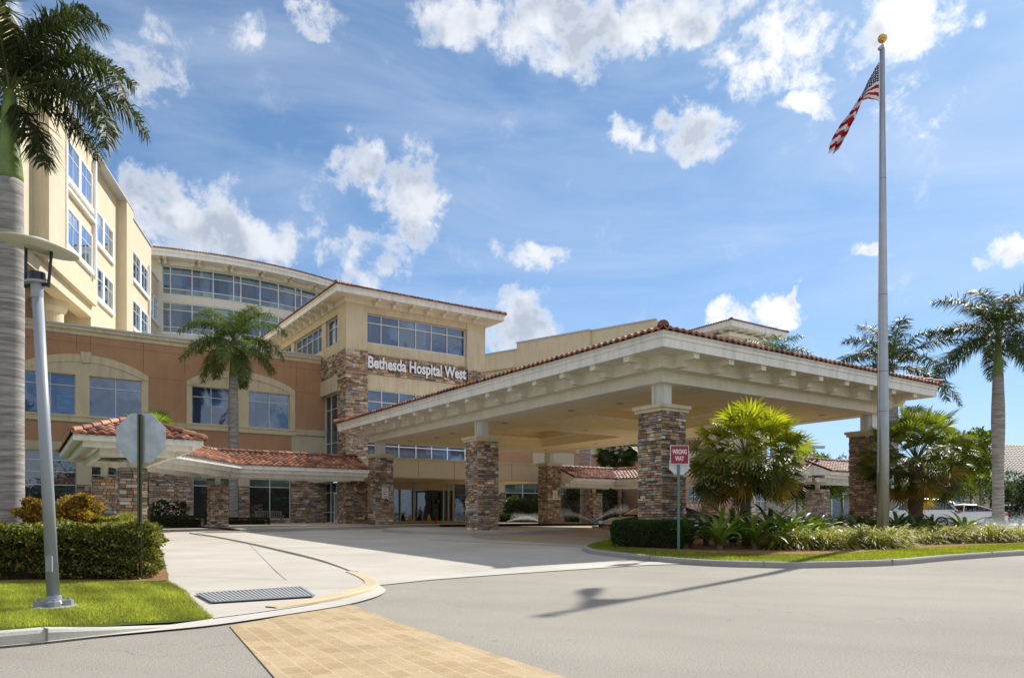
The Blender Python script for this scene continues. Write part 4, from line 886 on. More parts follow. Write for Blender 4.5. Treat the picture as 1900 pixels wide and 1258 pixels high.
mb = MB(WF); mb.box((-30, .0, 28.6), (9.5, .8, 28.72)); mb.box((9.51, .0, 28.6), (18.7, .4, 28.72)); mb.box((-1, -14, 28.6), (18.6, -.02, 28.66)); mb.box((18.7, -.3, 27.0), (27, -.2, 27.1)); mb.build('roof_coping', M['grey_cap'], YB)
mb = MB(WF)
for k in range(13): mb.box((-14.5, -5.49, 11+.42*k), (-.4, -5.3, 11.25+.42*k))
mb.build('louver', M['louver'], YB)
mb = MB(); X, Y, _ = WF((-4.2, -1.6, 0)); mb.lathe((X, Y, 9), [(.95, 0), (.95, 6.6), (1.02, 6.65), (1.2, 6.95), (1.2, 7.39)], 28); mb.build('round_column', M['yellow_stucco'], YB, smooth=False)
def wwin(t0, t1, z0, z1, d, tall=False):
    mb = MB(WF); w = t1-t0; f = .16
    for a_, b_, c_, e_ in ((t0-f, t0, z0, z1), (t1, t1+f, z0, z1), (t0-f, t1+f, z1, z1+f*.9)): mb.box((a_, d, c_), (b_, d+.09, e_))
    mb.box((t0-f-.05, d, z0-.35), (t1+f+.05, d+.20, z0)); mb.box((t0+w*.46, d, z0), (t0+w*.54, d+.10, z1))
    tr = mb.build('window_trim', M['white_paint'], YB)
    for a_, b_ in ((t0, t0+w*.46), (t0+w*.54, t1)):
        mb = MB(WF); k = .05
        mb.box((a_, d+.01, z0), (a_+k, d+.05, z1)); mb.box((b_-k, d+.01, z0), (b_, d+.05, z1)); mb.box((a_+k, d+.01, z0), (b_-k, d+.05, z0+k)); mb.box((a_+k, d+.01, z1-k), (b_-k, d+.05, z1)); m_ = (a_+b_)/2
        mb.box((m_-k/2, d+.012, z0+k), (m_+k/2, d+.048, z1-k)); zz = z0+(z1-z0)*.66; mb.box((a_+k, d+.014, zz-k/2), (m_-k/2, d+.046, zz+k/2)); mb.box((m_+k/2, d+.014, zz-k/2), (b_-k, d+.046, zz+k/2))
        mb.build('frame', M['white_trim'], tr)
    mb = MB(WF); mb.box((t0, d+.002, z0), (t0+w*.46, d+.009, z1)); mb.box((t0+w*.54, d+.002, z0), (t1, d+.009, z1)); mb.build('pane', M['glass_up'], tr)
for zl in (18.45, 22.8): wwin(.2, 5.6, zl, zl+2.35, 0)
for zl in (18.6, 23.1): wwin(11.0, 16.8, zl, zl+2.45, .3)
wwin(20.0, 24.4, 22.3, 24.7, -.3); wwin(20.0, 24.4, 18.0, 20.4, -.3)
for zl in (19.6, 24.2): wwin(-7.2, -1.9, zl, zl+2.5, .45)
wwin(-21.5, -15.5, 22.4, 25, .45)
for q0_, q1_ in (((-7.9, .45, 19.1), (-7.6, .7, 28)), ((-1.5, .45, 19.1), (-1.2, .7, 28)), ((-7.59, .45, 23.2), (-1.51, .72, 23.4)), ((10.3, .3, 18), (10.5, .5, 26.3)), ((17.2, .3, 18), (17.4, .5, 26.3))): mb = MB(WF); mb.box(q0_, q1_); mb.build('bay_trim', M['white_paint'], YB)

# ================================================================== CURVED GLAZED BLOCK
CB = thing('glazed_block', 'curved block with two glazed storeys and a bracketed tiled eave behind the wing', 'building', (-30, 82, .5))
p1, p2, p3 = Vector((-39.1, 78.0)), Vector((-31.4, 81.3)), Vector((-22.0, 89.7))
# circle through three points
def circ(a, b, c):
    d = 2*(a.x*(b.y-c.y)+b.x*(c.y-a.y)+c.x*(a.y-b.y))
    ux = ((a.length_squared)*(b.y-c.y)+(b.length_squared)*(c.y-a.y)+(c.length_squared)*(a.y-b.y))/d
    uy = ((a.length_squared)*(c.x-b.x)+(b.length_squared)*(a.x-c.x)+(c.length_squared)*(b.x-a.x))/d
    return Vector((ux, uy))
cc_ = circ(p1, p2, p3); Rc = (p1-cc_).length; th0 = math.atan2(p1.y-cc_.y, p1.x-cc_.x); th1 = math.atan2(p3.y-cc_.y, p3.x-cc_.x)
dth = (th1-th0+math.pi) % (2*math.pi)-math.pi
sgn_r = 1 if (cc_.y > 80) else -1
def CF(p):
    s, d, z = p     # s: metres along, d: outward (towards the viewer), z
    th = th0+s/Rc*math.copysign(1, dth); r = Rc+d
    return (cc_.x+r*math.cos(th), cc_.y+r*math.sin(th), z)
Lc = abs(dth)*Rc; 
def cband(mb, s0, s1, d0, d1, z0, z1, n=None, col=(1, 1, 1)):
    n = n or max(2, int((s1-s0)/1.0))
    for i in range(n):
        a_, b_ = s0+(s1-s0)*i/n, s0+(s1-s0)*(i+1)/n
        i8 = [mb.pt(q) for q in ((a_,d0,z0),(b_,d0,z0),(b_,d1,z0),(a_,d1,z0),(a_,d0,z1),(b_,d0,z1),(b_,d1,z1),(a_,d1,z1))]
        fs = [(0,3,2,1),(4,5,6,7),(3,7,6,2),(0,1,5,4)]
        if i == 0: fs.append((0,4,7,3))
        if i == n-1: fs.append((1,2,6,5))
        for f in fs: mb.face([i8[k] for k in f], col)
XE = Lc+12
OV = 2.2      # eave overhang; glass line is d = -OV
mb = MB(CF); cband(mb, -6, XE, -OV-.4, -OV-.05, 28.9, 30.2); cband(mb, -6, XE, -OV-.4, -OV+.03, 24.95, 25.78); cband(mb, -6, XE, -OV-.4, -OV+.03, 8, 21.5); cband(mb, -9, 1.05, -OV-.4, -OV+.35, 8, 29.4)
mb.build('wall', mat('white_stucco', (.72, .69, .62), .85, .2, var=.05, stain=.15), CB)
def curtain(z0, z1, zt_, zb_):
    mb = MB(CF); step = [2.35, 2.35, 2.35, .85]; s = 1.1; k = 3; ms = [1.1]
    while s < XE: s += step[k % 4]; ms.append(s); k += 1
    for s in ms: mb.box((s-.05, -OV-.1, z0), (s+.05, -OV+.06, z1))
    for z in (z0, zb_, zt_, z1-.08): cband(mb, 1.1, XE, -OV-.1, -OV+.04, z, z+.08)
    w = mb.build('window_band', M['mullion'], CB)
    mb = MB(CF); cband(mb, 1.1, XE, -OV-.12, -OV-.08, zb_+.05, zt_+.03); mb.build('pane', M['glass_band'], w)
    for q0_, q1_ in ((zt_+.03, z1), (z0, zb_+.05)): mb = MB(CF); cband(mb, 1.1, XE, -OV-.12, -OV-.08, q0_, q1_); mb.build('spandrel', M['glass_green'], w)
curtain(25.8, 28.9, 28.02, 26.4); curtain(21.55, 24.9, 24.05, 22.15)
mb = MB(CF); cband(mb, 1.1, XE, -OV-.05, -OV+.45, 28.95, 29.4); cband(mb, -6, XE, -OV+.0, -.14, 29.42, 29.49); cband(mb, -6, XE, -.14, .02, 29.3, 29.9); cband(mb, -6, XE, .02, .12, 29.75, 30.08); mb.build('eave_fascia', M['white_paint'], CB)
for i in range(13):
    s = 1.2+i*3.55
    mb = MB(CF)
    for k in (-.32, .32): mb.box((s+k-.14, -OV+.45, 29.18), (s+k+.14, -.35, 29.41)); mb.box((s+k-.14, -OV+.45, 28.9), (s+k+.14, -OV+1.1, 29.18))
    mb.build('eave_bracket', M['beam_paint'], CB)
mb = MB(CF); n = 130; 
for k in range(5):
    row0, row1, row2 = [], [], []
    for i in range(n*3+1):
        s = -6+(XE+6)*i/(n*3); w_ = .07*math.cos(2*math.pi*i/3*1.0)
        row0.append(mb.pt((s, .18-k*.5, 30.06+k*.15))); row1.append(mb.pt((s, .18-k*.5, 30.18+k*.15+w_))); row2.append(mb.pt((s, .18-(k+1)*.5, 30.11+(k+1)*.15+w_)))
    for i in range(n*3):
        c = random.choice(TILE)
        mb.face([row0[i], row0[i+1], row1[i+1], row1[i]], c); mb.face([row1[i], row1[i+1], row2[i+1], row2[i]], c)
mb.build('tile_roof', M['tile'], CB)

# ================================================================== FAR YELLOW BLOCK AND ROOF TOWER (right, behind the canopy)
Q0 = Vector((-3.4, 95.0)); qd = Vector((-1770, 1346)).normalized(); qn = Vector((-qd.y, qd.x))*-1
def QF(p): s, d, z = p; return (Q0.x-qd.x*s+qn.x*d, Q0.y-qd.y*s+qn.y*d, z)
FB = thing('hospital_block', 'long low-pitched yellow parapet block rising behind the main canopy', 'building', QF((0, 0, .5)))
mb = MB(QF); mb.box((-12, -.0, 5), (5.4, 12, 22.25)); mb.box((5.4, -.5, 5), (16.0, 12, 22.9)); mb.box((16.0, 0, 5), (24.3, 12, 22.9)); mb.box((-12, -.35, 20.0), (5.4, 0, 20.25)); mb.build('wall', M['yellow_stucco'], FB)
mb = MB(QF); mb.box((-12, -.1, 22.25), (5.39, .3, 22.4)); mb.box((5.3, -.6, 22.9), (16.1, .3, 23.05)); mb.box((16.11, -.1, 22.9), (24.3, .3, 23.05)); mb.build('coping', M['grey_cap'], FB)
def UF(ou, ov):
    return lambda p: P(ou+p[0], ov+p[1], p[2])
RT = thing('roof_tower', 'small square tower with tiled hip roof showing above the right half of the canopy', 'tower', P(52, 55, .5))
cx_, cy_ = 24.2, 80.0
# corner towards the viewer at (24.3, 80)
def RF(p): return (cx_+p[0]*UX+p[1]*VX, cy_+p[0]*UY+p[1]*VY, p[2])
mb = MB(RF, True); mb.box((1.7, 1.7, 6), (8.6, 8.6, 21.6)); mb.build('wall', M['cream_stucco'], RT)
mb = MB(RF, True); mb.box((1.3, 1.3, 21.6), (9, 9, 22.0)); mb.box((.15, .15, 22.25), (10.1, 10.1, 22.32)); mb.box((0, 0, 22.2), (.15, 10.2, 22.85)); mb.box((.15, 0, 22.2), (10.2, .15, 22.85)); mb.box((10.05, .15, 22.2), (10.2, 10.2, 22.85)); mb.box((.15, 10.05, 22.2), (10.05, 10.2, 22.85)); mb.build('fascia', M['white_paint'], RT)
for i in range(5):
    for sw in (0, 1):
        mb = MB(RF, True); c_ = 2.2+i*1.5
        mb.box((.6, c_-.1, 22.0), (1.7, c_+.1, 22.24)) if sw else mb.box((c_-.1, .6, 22.0), (c_+.1, 1.7, 22.24)); mb.build('eave_bracket', M['beam_paint'], RT)
mb = MB(RF)
for O, a_, i_ in (((-.1, -.1), (1, 0), (0, 1)), ((-.1, -.1), (0, 1), (1, 0)), ((10.3, -.1), (0, 1), (-1, 0)), ((-.1, 10.3), (1, 0), (0, -1))): tile_slope(mb, O, a_, i_, 10.4, 5.2, .24, 22.86, tw=.35, ns=4, course=.5, amp=.08)
mb.build('tile_roof', M['tile'], RT)
mb = MB()
for sx_, sy_ in ((0, 0), (10.2, 0), (0, 10.2)): ridge_caps(mb, RF((sx_, sy_, 22.9)), RF((5.1, 5.1, 24.15)), .18)
mb.build('ridge_tiles', M['tile'], RT)

# ================================================================== CLINIC BUILDING FAR RIGHT
def HF(p): return (43.0+p[0]*.98+p[1]*-.17, 70+p[0]*.17+p[1]*.98, p[2])
HB = thing('clinic_building', 'single-storey clinic with brown tiled roof and stone piers beyond the car park', 'building', HF((6, 4, .5)))
mb = MB(HF); mb.box((-16, 3, .5), (-.4, 3.3, 5.2)); mb.box((1.2, 2.6, 3.2), (4.3, 2.9, 5.2)); mb.box((4.3, 3, .5), (24, 3.3, 5.2)); mb.box((-16, 3.3, .5), (-15.7, 18, 5.2)); mb.box((5.2, 2.4, .5), (5.8, 2.9, 5.2)); mb.build('wall', M['tan_stucco'], HB)
mb = MB(HF)
for a_, b_ in ((-2.0, 1.1), (6.4, 9.2), (12.6, 14)): mb.m = 1; mb.box((a_, 2.4, .4), (b_, 2.98, 4.4)); stone_face(mb, (a_, 2.4), (1, 0), (0, -1), b_-a_, .4, 4.4, (.12, .22), (.3, .8))
mb.build('stone_pier', [M['stone'], M['mortar']], HB)
mb = MB(HF); mb.box((1.1, 2.72, .5), (1.25, 2.9, 4.0)); mb.box((4.15, 2.72, .5), (4.3, 2.9, 4.0)); mb.box((1.25, 2.72, 2.75), (4.15, 2.9, 2.9))
for x in (2.15, 2.7, 3.25): mb.box((x-.06, 2.73, .5), (x+.06, 2.88, 2.75))
dd = mb.build('door', M['white_trim'], HB); mb = MB(HF); mb.box((1.25, 2.91, .5), (4.15, 2.93, 4.0)); mb.build('pane', M['glass_low'], dd)
for x0, x1 in ((-14, -9), (-8, -2.4)):
    mb = MB(HF); 
    for k in range(5): xx = x0+(x1-x0)*k/4; mb.box((xx-.05, 2.86, .9), (xx+.05, 2.99, 4.3))
    mb.box((x0, 2.86, 3.3), (x1, 2.98, 3.4)); ww = mb.build('window', M['mullion'], HB); mb = MB(HF); mb.box((x0, 2.99, .9), (x1, 2.995, 4.3)); mb.build('pane', M['glass_low'], ww)
mb = MB(HF); mb.box((-17, .6, 4.75), (26, .75, 5.35)); mb.box((-17, .75, 4.7), (26, 3, 4.78)); mb.box((-1, .0, 4.55), (26, .14, 5.3)); mb.box((-1, .14, 4.6), (26, .6, 4.68)); mb.build('fascia', M['white_paint'], HB)
mb = MB(HF); tile_slope(mb, (-1.1, -.1), (1, 0), (0, 1), 27, 9, .42, 5.36, 1, 0, tw=.42, ns=4, course=.55, amp=.09, tone=.28); tile_slope(mb, (-1.1, -.1), (0, 1), (1, 0), 18, 9, .42, 5.36, 1, 1, tw=.42, ns=4, course=.55, amp=.09, tone=.28); tile_slope(mb, (-17.1, .5), (1, 0), (0, 1), 16.5, 5, .3, 5.36, 0, 0, tw=.42, ns=4, course=.55, amp=.09, tone=.28)
mb.build('tile_roof', M['tile'], HB)
def at_x(px_, Y_): return (px_-950)/1346*Y_
# ================================================================== PLANTS
def unit(a): return a/np.maximum(np.linalg.norm(a, axis=-1, keepdims=True), 1e-9)
def cards(C, D, Nn, L, Wd, col, bend=.15):
    """leaf blades: centre base C, direction D, normal Nn, length L, width Wd -> two quads folded along the length"""
    n = len(C); S_ = unit(np.cross(D, Nn)); L = np.broadcast_to(np.asarray(L, float).reshape(-1, 1), (n, 1)); Wd = np.broadcast_to(np.asarray(Wd, float).reshape(-1, 1), (n, 1))
    mid = C+D*L*.5+Nn*L*.06; tip = C+D*L-Nn*L*bend
    V = np.stack([C, mid+S_*Wd*.5, tip, mid-S_*Wd*.5], 1).reshape(-1, 3)
    F = np.arange(4*n).reshape(-1, 4)
    return V, F, col
def merge(parts):
    Vs, Fs, Cs, o = [], [], [], 0
    for V, F, C in parts: Vs.append(V); Fs.append(F+o); Cs.append(C); o += len(V)
    return np.concatenate(Vs), np.concatenate(Fs), np.concatenate(Cs)
def colvar(n, base, var=.3, alt=None, pa=.0):
    base = np.array(base); c = base[None, :]*rng.uniform(1-var, 1+var, (n, 1))*rng.uniform(.92, 1.08, (n, 3))
    if alt is not None:
        k = rng.random(n) < pa; c[k] = np.array(alt)[None, :]*rng.uniform(.7, 1.3, (k.sum(), 1))
    return c
def rdir(n):
    d = rng.normal(size=(n, 3)); return unit(d)
def pinnate(base, az, e0, L, droop, nleaf, lw, col, twist=0, leaflen=.75, hang=.5, rach=None):
    """feather frond -> rachis points and leaflet quads (two segments each)"""
    ns = 24; pts = [np.array(base, float)]; d_el = e0; ds = L/ns
    for i in range(ns):
        t = (i+.5)/ns; e = e0-droop*(t**1.35)
        pts.append(pts[-1]+ds*np.array([math.sin(az)*math.cos(e), math.cos(az)*math.cos(e), math.sin(e)]))
    pts = np.array(pts)
    t = np.linspace(.16, .995, nleaf); f = t*ns; i0 = np.minimum(f.astype(int), ns-1); fr = (f-i0)[:, None]
    p = pts[i0]*(1-fr)+pts[i0+1]*fr; tan = unit(pts[i0+1]-pts[i0])
    side0 = np.array([math.cos(az), -math.sin(az), 0.0]); parts = []
    prof = np.sin(np.pi*np.clip((t-.06)/1.0, 0, 1)**.75)**.6*leaflen
    for sg in (1, -1):
        n = nleaf; up = unit(np.cross(np.broadcast_to(side0, (n, 3)), tan)); 
        ang = rng.normal(0, .42, n)+twist
        sd_ = side0[None, :]*sg
        d0 = unit(sd_*np.cos(ang)[:, None]+up*np.sin(ang)[:, None]*1.0+tan*.55+rng.normal(0, .06, (n, 3)))
        l = prof*rng.uniform(.85, 1.1, n); a = p; m = a+d0*(l*.45)[:, None]
        d1 = unit(d0+np.array([0, 0, -1.0])[None, :]*(hang*rng.uniform(.6, 1.4, n))[:, None]); b = m+d1*(l*.55)[:, None]
        wv = unit(np.cross(d0, up+rng.normal(0, .3, (n, 3))))*lw
        V = np.stack([a-wv*.35, a+wv*.35, m+wv*.5, m-wv*.5, b-wv*.06, b+wv*.06], 1).reshape(-1, 3)
        k = np.arange(n)[:, None]*6; F = np.concatenate([k+np.array([[0, 1, 2, 3]]), k+np.array([[3, 2, 5, 4]])], 0)
        c = colvar(n, col, .35); C = np.concatenate([c, c], 0); parts.append((V, F, C))
    # rachis as a thin three-sided strip
    r = np.linspace(.035, .006, ns+1)*L/3.5*1.0; up_ = np.array([0, 0, 1.0]); V = []
    for q, rr in zip(pts, r): V += [q+side0*rr, q+up_*rr, q-side0*rr, q-up_*rr*.8]
    V = np.array(V); F = []
    for i in range(ns):
        for k in range(4): F.append([4*i+k, 4*i+(k+1) % 4, 4*i+4+(k+1) % 4, 4*i+4+k])
    parts.append((V, np.array(F), colvar(len(F), (.16, .19, .06) if rach is None else rach, .1)))
    return parts
def royal_palm(label, x, y, z0, zc, r0, r1, L=3.8, nf=17, nleaf=70, lw=.035, name='royal_palm', group=None, seed=1, shaft=1.9, col=(.045, .085, .022), fronds=None, bulge=1.0, lean=(0, 0), cat='palm tree', sprd=1.55, drp=.95, hang=.55):
    rs = np.random.RandomState(seed); t = thing(name, label, cat, (x, y, z0), group)
    H_ = zc-shaft-z0; n = 26; mb = MB(); prof = []
    pts = []; rad = []
    for i in range(n+1):
        s = i/n; r = r0+(r1-r0)*s; r *= 1+.22*(bulge)*math.exp(-((s-.72)/.22)**2)*1.0+.35*math.exp(-s*16)
        pts.append((x+lean[0]*s, y+lean[1]*s, z0-.05+H_*s)); rad.append(r)
    mb.tube(pts, rad, 20); tr = mb.build('trunk', M['royal_trunk'], t, smooth=True)
    tx, ty = x+lean[0], y+lean[1]
    mb = MB(); zb = z0+H_-.08; mb.lathe((tx, ty, zb), [(r1*.98, 0), (r1*1.04, .12), (r1*.82, shaft*.35), (r1*.62, shaft*.8), (r1*.45, shaft*1.06)], 18); mb.build('crownshaft', M['crownshaft'], t, smooth=True)
    parts = []; base = (tx, ty, zc-.05)
    fl = fronds or []
    if not fl:
        for i in range(nf):
            k = i/(nf-1); az = i*2.399+rs.uniform(-.25, .25); e0 = 1.42-sprd*k+rs.uniform(-.12, .12); fl.append((az, e0, L*rs.uniform(.82, 1.05)*(1-.2*k*(sprd > 1.7)), drp+.7*rs.rand()+.25*(1-k)-.5*k*(sprd > 1.7)))
    for (az, e0, l_, dr) in fl: parts += pinnate(base, az, e0, l_, dr, nleaf, lw, col, leaflen=.26*L*.82, hang=hang)
    V, F, C = merge(parts); arrays('crown', V, F, C, M['palm_leaf'], t)
    return t
def fan_palm(label, x, y, z0, zc, RR, nl=60, rad=.62, seg=30, name='fan_palm', seed=3, group=None, cols=((.10, .17, .02), (.045, .085, .018)), tr=.13, old=.2, low=-.9, zs=1.0, trunk_col='bark', wl=.024):
    rs = np.random.RandomState(seed); t = thing(name, label, 'palm tree', (x, y, z0), group)
    mb = MB(); n = 12; mb.tube([(x+.03*math.sin(i), y, z0-.05+(zc-z0)*i/n) for i in range(n+1)], [tr*(1.12+.16*(i % 2)-.15*i/n) for i in range(n+1)], 14); mb.build('trunk', M[trunk_col], t)
    parts = []; O = np.array([x, y, zc])
    for i in range(nl):
        k = (i+.5)/nl; el_ = math.asin(1-k*(1-math.sin(low))) ; az = i*2.399963+rs.uniform(-.3, .3)
        d = np.array([math.sin(az)*math.cos(el_), math.cos(az)*math.cos(el_), math.sin(el_)*zs])
        pl = (RR-rad*.75)*rs.uniform(.62, 1.05); hub = O+d*pl+np.array([0, 0, -.10*pl*(1-abs(d[2]))])
        nd = unit((d+np.array([0, 0, -.35*(1-abs(d[2]))])+rs.normal(0, .30, 3))[None])[0]
        side = np.cross(nd, [0, 0, 1.0]); side = side/max(np.linalg.norm(side), .05); side /= np.linalg.norm(side); up = np.cross(side, nd)
        up = unit((up+rs.normal(0, .35, 3))[None])[0]; side = np.cross(nd, up); side /= np.linalg.norm(side)
        # blade plane is spanned by nd (outwards) and side; tips droop
        th = np.linspace(-2.0, 2.0, seg); m = seg
        dr = nd[None]*np.cos(th)[:, None]+side[None]*np.sin(th)[:, None]+up[None]*(.18*np.abs(np.sin(th)))[:, None]
        dr = unit(dr); l = rad*(.80+.20*np.cos(th*.5))*rs.uniform(.92, 1.05, m)*(1.0 if k < .8 else .9)
        A = np.repeat(hub[None], m, 0); mid = A+dr*(l*.55)[:, None]+up[None]*(.05*rad); sag = np.array([0, 0, -1.0])*rad*(.05+.13*rs.rand(m)[:, None]*(k+.2))
        B = A+dr*l[:, None]+sag; w = unit(np.cross(dr, up[None]))*wl*rad/.62
        V = np.stack([A-w*.15, A+w*.15, mid+w, mid-w, B-w*.08, B+w*.08], 1).reshape(-1, 3)
        kk = np.arange(m)[:, None]*6; F = np.concatenate([kk+np.array([[0, 1, 2, 3]]), kk+np.array([[3, 2, 5, 4]])], 0)
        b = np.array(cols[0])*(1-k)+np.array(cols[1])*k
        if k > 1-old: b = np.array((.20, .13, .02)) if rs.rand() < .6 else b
        c = b[None]*rs.uniform(.55, 1.45, (m, 1))*rs.uniform(.75, 1.2); parts.append((V, F, np.concatenate([c, c], 0)))
        pw = np.cross(d, [0, 0, 1.0]); pw = pw/max(np.linalg.norm(pw), .05)*.011; pz = np.array([0, 0, .012]); st = O-np.array([0, 0, .25*k])
        V = np.array([st-pw*1.6, st+pw*1.6, hub+pw, hub-pw, st+pz, hub+pz]); parts.append((V, np.array([[0, 1, 2, 3], [0, 3, 5, 4], [1, 4, 5, 2]]), np.array([(.17, .19, .06)]*3)))
    V, F, C = merge(parts); arrays('crown', V, F, C, M['fan_leaf'], t); return t
def hedge(name, label, cat, poly_pts, z0f, h, n, ls, cols, core=True, bulge=.12, loc=None, group=None, mats='leaf', topbias=.45):
    """clipped hedge along a polygon footprint (list of xy, convex-ish)"""
    P2 = np.array(poly_pts); c0 = P2.mean(0); zg = z0f(*c0); t = thing(name, label, cat, (c0[0], c0[1], zg), group)
    E = np.roll(P2, -1, 0)-P2; Ls = np.linalg.norm(E, axis=1); per = Ls.sum(); 
    # area via bounding sample for the top
    ntop = int(n*topbias); ns = n-ntop
    mn, mx = P2.min(0), P2.max(0); T_ = []
    def inside(q):
        r = np.zeros(len(q), bool); j = len(P2)-1
        for i in range(len(P2)):
            a, b = P2[i], P2[j]; cnd = ((a[1] > q[:, 1]) != (b[1] > q[:, 1])) & (q[:, 0] < (b[0]-a[0])*(q[:, 1]-a[1])/(b[1]-a[1]+1e-12)+a[0]); r ^= cnd; j = i
        return r
    while len(T_) < ntop:
        q = rng.uniform(mn, mx, (ntop*2, 2)); T_ = list(T_)+list(q[inside(q)]); 
    T_ = np.array(T_[:ntop])
    lump = lambda x, y: .5*np.sin(x*2.3+1)*np.cos(y*2.9)+.5*np.sin(x*5.1+y*4.3)
    top = np.column_stack([T_, zg+h+lump(T_[:, 0], T_[:, 1])*bulge-rng.random(ntop)**2*.16*h])
    ntv = np.tile([0, 0, 1.0], (ntop, 1))
    s = rng.random(ns)*per; cs = np.concatenate([[0], np.cumsum(Ls)]); idx = np.minimum(np.searchsorted(cs, s, side='right')-1, len(P2)-1); f = ((s-cs[idx])/Ls[idx])[:, None]
    pos = P2[idx]+E[idx]*f; sgn = 1 if np.sum(P2[:, 0]*np.roll(P2[:, 1], -1)-np.roll(P2[:, 0], -1)*P2[:, 1]) > 0 else -1
    nrm = np.column_stack([E[idx][:, 1], -E[idx][:, 0]])*sgn/Ls[idx][:, None]
    zz = rng.random(ns)**.85; outw = (lump(pos[:, 0]+zz*2, pos[:, 1]+zz*3)*bulge-rng.random(ns)**1.6*.22*min(h, 1)-(zz > .85)*(zz-.85)*h*.9-.03*(zz < .12))[:, None]
    sd_ = np.column_stack([pos+nrm*outw, zg+.03+zz*h]); nsv = np.column_stack([nrm, np.zeros(ns)])
    Cc = np.concatenate([top, sd_]); Nv = np.concatenate([ntv, nsv]); m = len(Cc)
    D = unit(Nv*.7+rdir(m)*.9+np.array([0, 0, .35])); N2 = unit(np.cross(D, rdir(m))); 
    L = rng.uniform(.7, 1.3, m)*ls; col = np.concatenate([colvar(m, cols[0], .45)])
    for cc_k, pr in cols[1:]:
        k = rng.random(m) < pr; col[k] = colvar(k.sum(), cc_k, .35)
    V, F, C = cards(Cc, D, N2, L, L*.5, col); arrays('foliage', V, F, C, M[mats], t)
    if core:
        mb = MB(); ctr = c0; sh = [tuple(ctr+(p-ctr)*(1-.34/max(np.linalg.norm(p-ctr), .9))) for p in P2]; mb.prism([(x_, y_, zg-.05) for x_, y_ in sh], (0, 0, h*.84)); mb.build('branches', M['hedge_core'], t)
        k = 400; q = c0+(P2[rng.integers(0, len(P2), k)]-c0)*rng.uniform(.3, .96, (k, 1)); q0 = np.column_stack([q, np.full(k, zg)]); dd_ = unit(rdir(k)*.5+np.array([0, 0, 1.0]))
    return t
def leaf_tree(label, x, y, z0, h, cr, n=7000, ls=.16, col=(.04, .09, .018), alt=None, pa=.2, name='broadleaf_tree', trunk=.12, seed=1, squash=.8, group=None, base=.35, clumps=34, props=False):
    rs = np.random.RandomState(seed); t = thing(name, label, 'tree', (x, y, z0), group); ctr = np.array([x, y, z0+h*(base+(1-base)*.5)]); hz = h*(1-base)*.55
    mb = MB(); top = (x+rs.uniform(-.1, .1), y, z0+h*.55); mb.tube([(x, y, z0-.05), (x+.05, y, z0+h*.25), top], [trunk, trunk*.8, trunk*.55], 9)
    cl = []
    for i in range(clumps):
        d = rs.normal(size=3); d /= np.linalg.norm(d); r = rs.uniform(.35, .95); p = ctr+d*np.array([cr, cr, hz])*r; cl.append(p)
        if i % 4 == 0: mb.tube([top, tuple((np.array(top)+p)/2+np.array([0, 0, .1])), tuple(p)], [trunk*.4, trunk*.25, trunk*.1], 6)
    if props:
        for a in range(3):
            aa = a*2.1+.4; mb.tube([(x+math.cos(aa)*1.0, y+math.sin(aa)*1.0, z0), (x+math.cos(aa)*.1, y+math.sin(aa)*.1, z0+1.5)], .03, 6)
    mb.build('trunk', M['bark'], t)
    cl = np.array(cl); k = n//clumps; C0 = np.repeat(cl, k, 0); sz = np.repeat(rs.uniform(.22, .45, clumps)*cr, k)[:, None]
    d = rdir(len(C0)); pos = C0+d*sz*rng.uniform(.5, 1.05, (len(C0), 1))*np.array([1, 1, squash]); D = unit(d+rdir(len(C0))*.9); N2 = unit(np.cross(D, rdir(len(C0))))
    tone = np.repeat(rs.uniform(.65, 1.35, clumps), k)[:, None]; L = rng.uniform(.6, 1.3, len(C0))*ls
    V, F, C = cards(pos, D, N2, L, L*.55, colvar(len(C0), col, .4, alt, pa)*tone); arrays('crown', V, F, C, M['leaf'], t); return t
def strap_plant(name, label, cat, x, y, z0, nl, L, Wd, col, arch=1.0, group=None, seed=0, segs=6, mats='leaf_gloss', stem=0, spread=1.0):
    """rosette of arching strap leaves, each a folded ribbon"""
    rs = np.random.RandomState(seed); Vs, Fs, Cs = [], [], []; o = 0
    for i in range(nl):
        k = (i+.5)/nl; az = i*2.39996+rs.uniform(-.4, .4); e0 = 1.45-spread*k*1.1+rs.uniform(-.12, .12); l = L*rs.uniform(.7, 1.1); q = np.array([x+rs.uniform(-.05, .05)*L, y+rs.uniform(-.05, .05)*L, z0+stem]); sd_ = np.array([math.cos(az), -math.sin(az), 0]); cb = np.array(col)*rs.uniform(.65, 1.4); w0 = Wd*rs.uniform(.8, 1.15)
        for j in range(segs+1):
            tt = j/segs; w = w0*max(math.sin(math.pi*(tt*.86+.14))**.7, .04)*(1 if tt < 1 else .05); e = e0-arch*1.9*tt**1.6*rs.uniform(.95, 1.05)
            if j: q = q+l/segs*np.array([math.sin(az)*math.cos(e), math.cos(az)*math.cos(e), math.sin(e)])
            up = np.array([-math.sin(az)*math.sin(e), -math.cos(az)*math.sin(e), math.cos(e)])
            Vs += [q+sd_*w*.5+up*w*.22, q, q-sd_*w*.5+up*w*.22]
        for j in range(segs):
            b = o+3*j; Fs += [[b, b+1, b+4, b+3], [b+1, b+2, b+5, b+4]]; Cs += [cb, cb*.85]
        o += 3*(segs+1)
    return np.array(Vs), np.array(Fs), np.array(Cs)
PALMC = (.055, .075, .03)
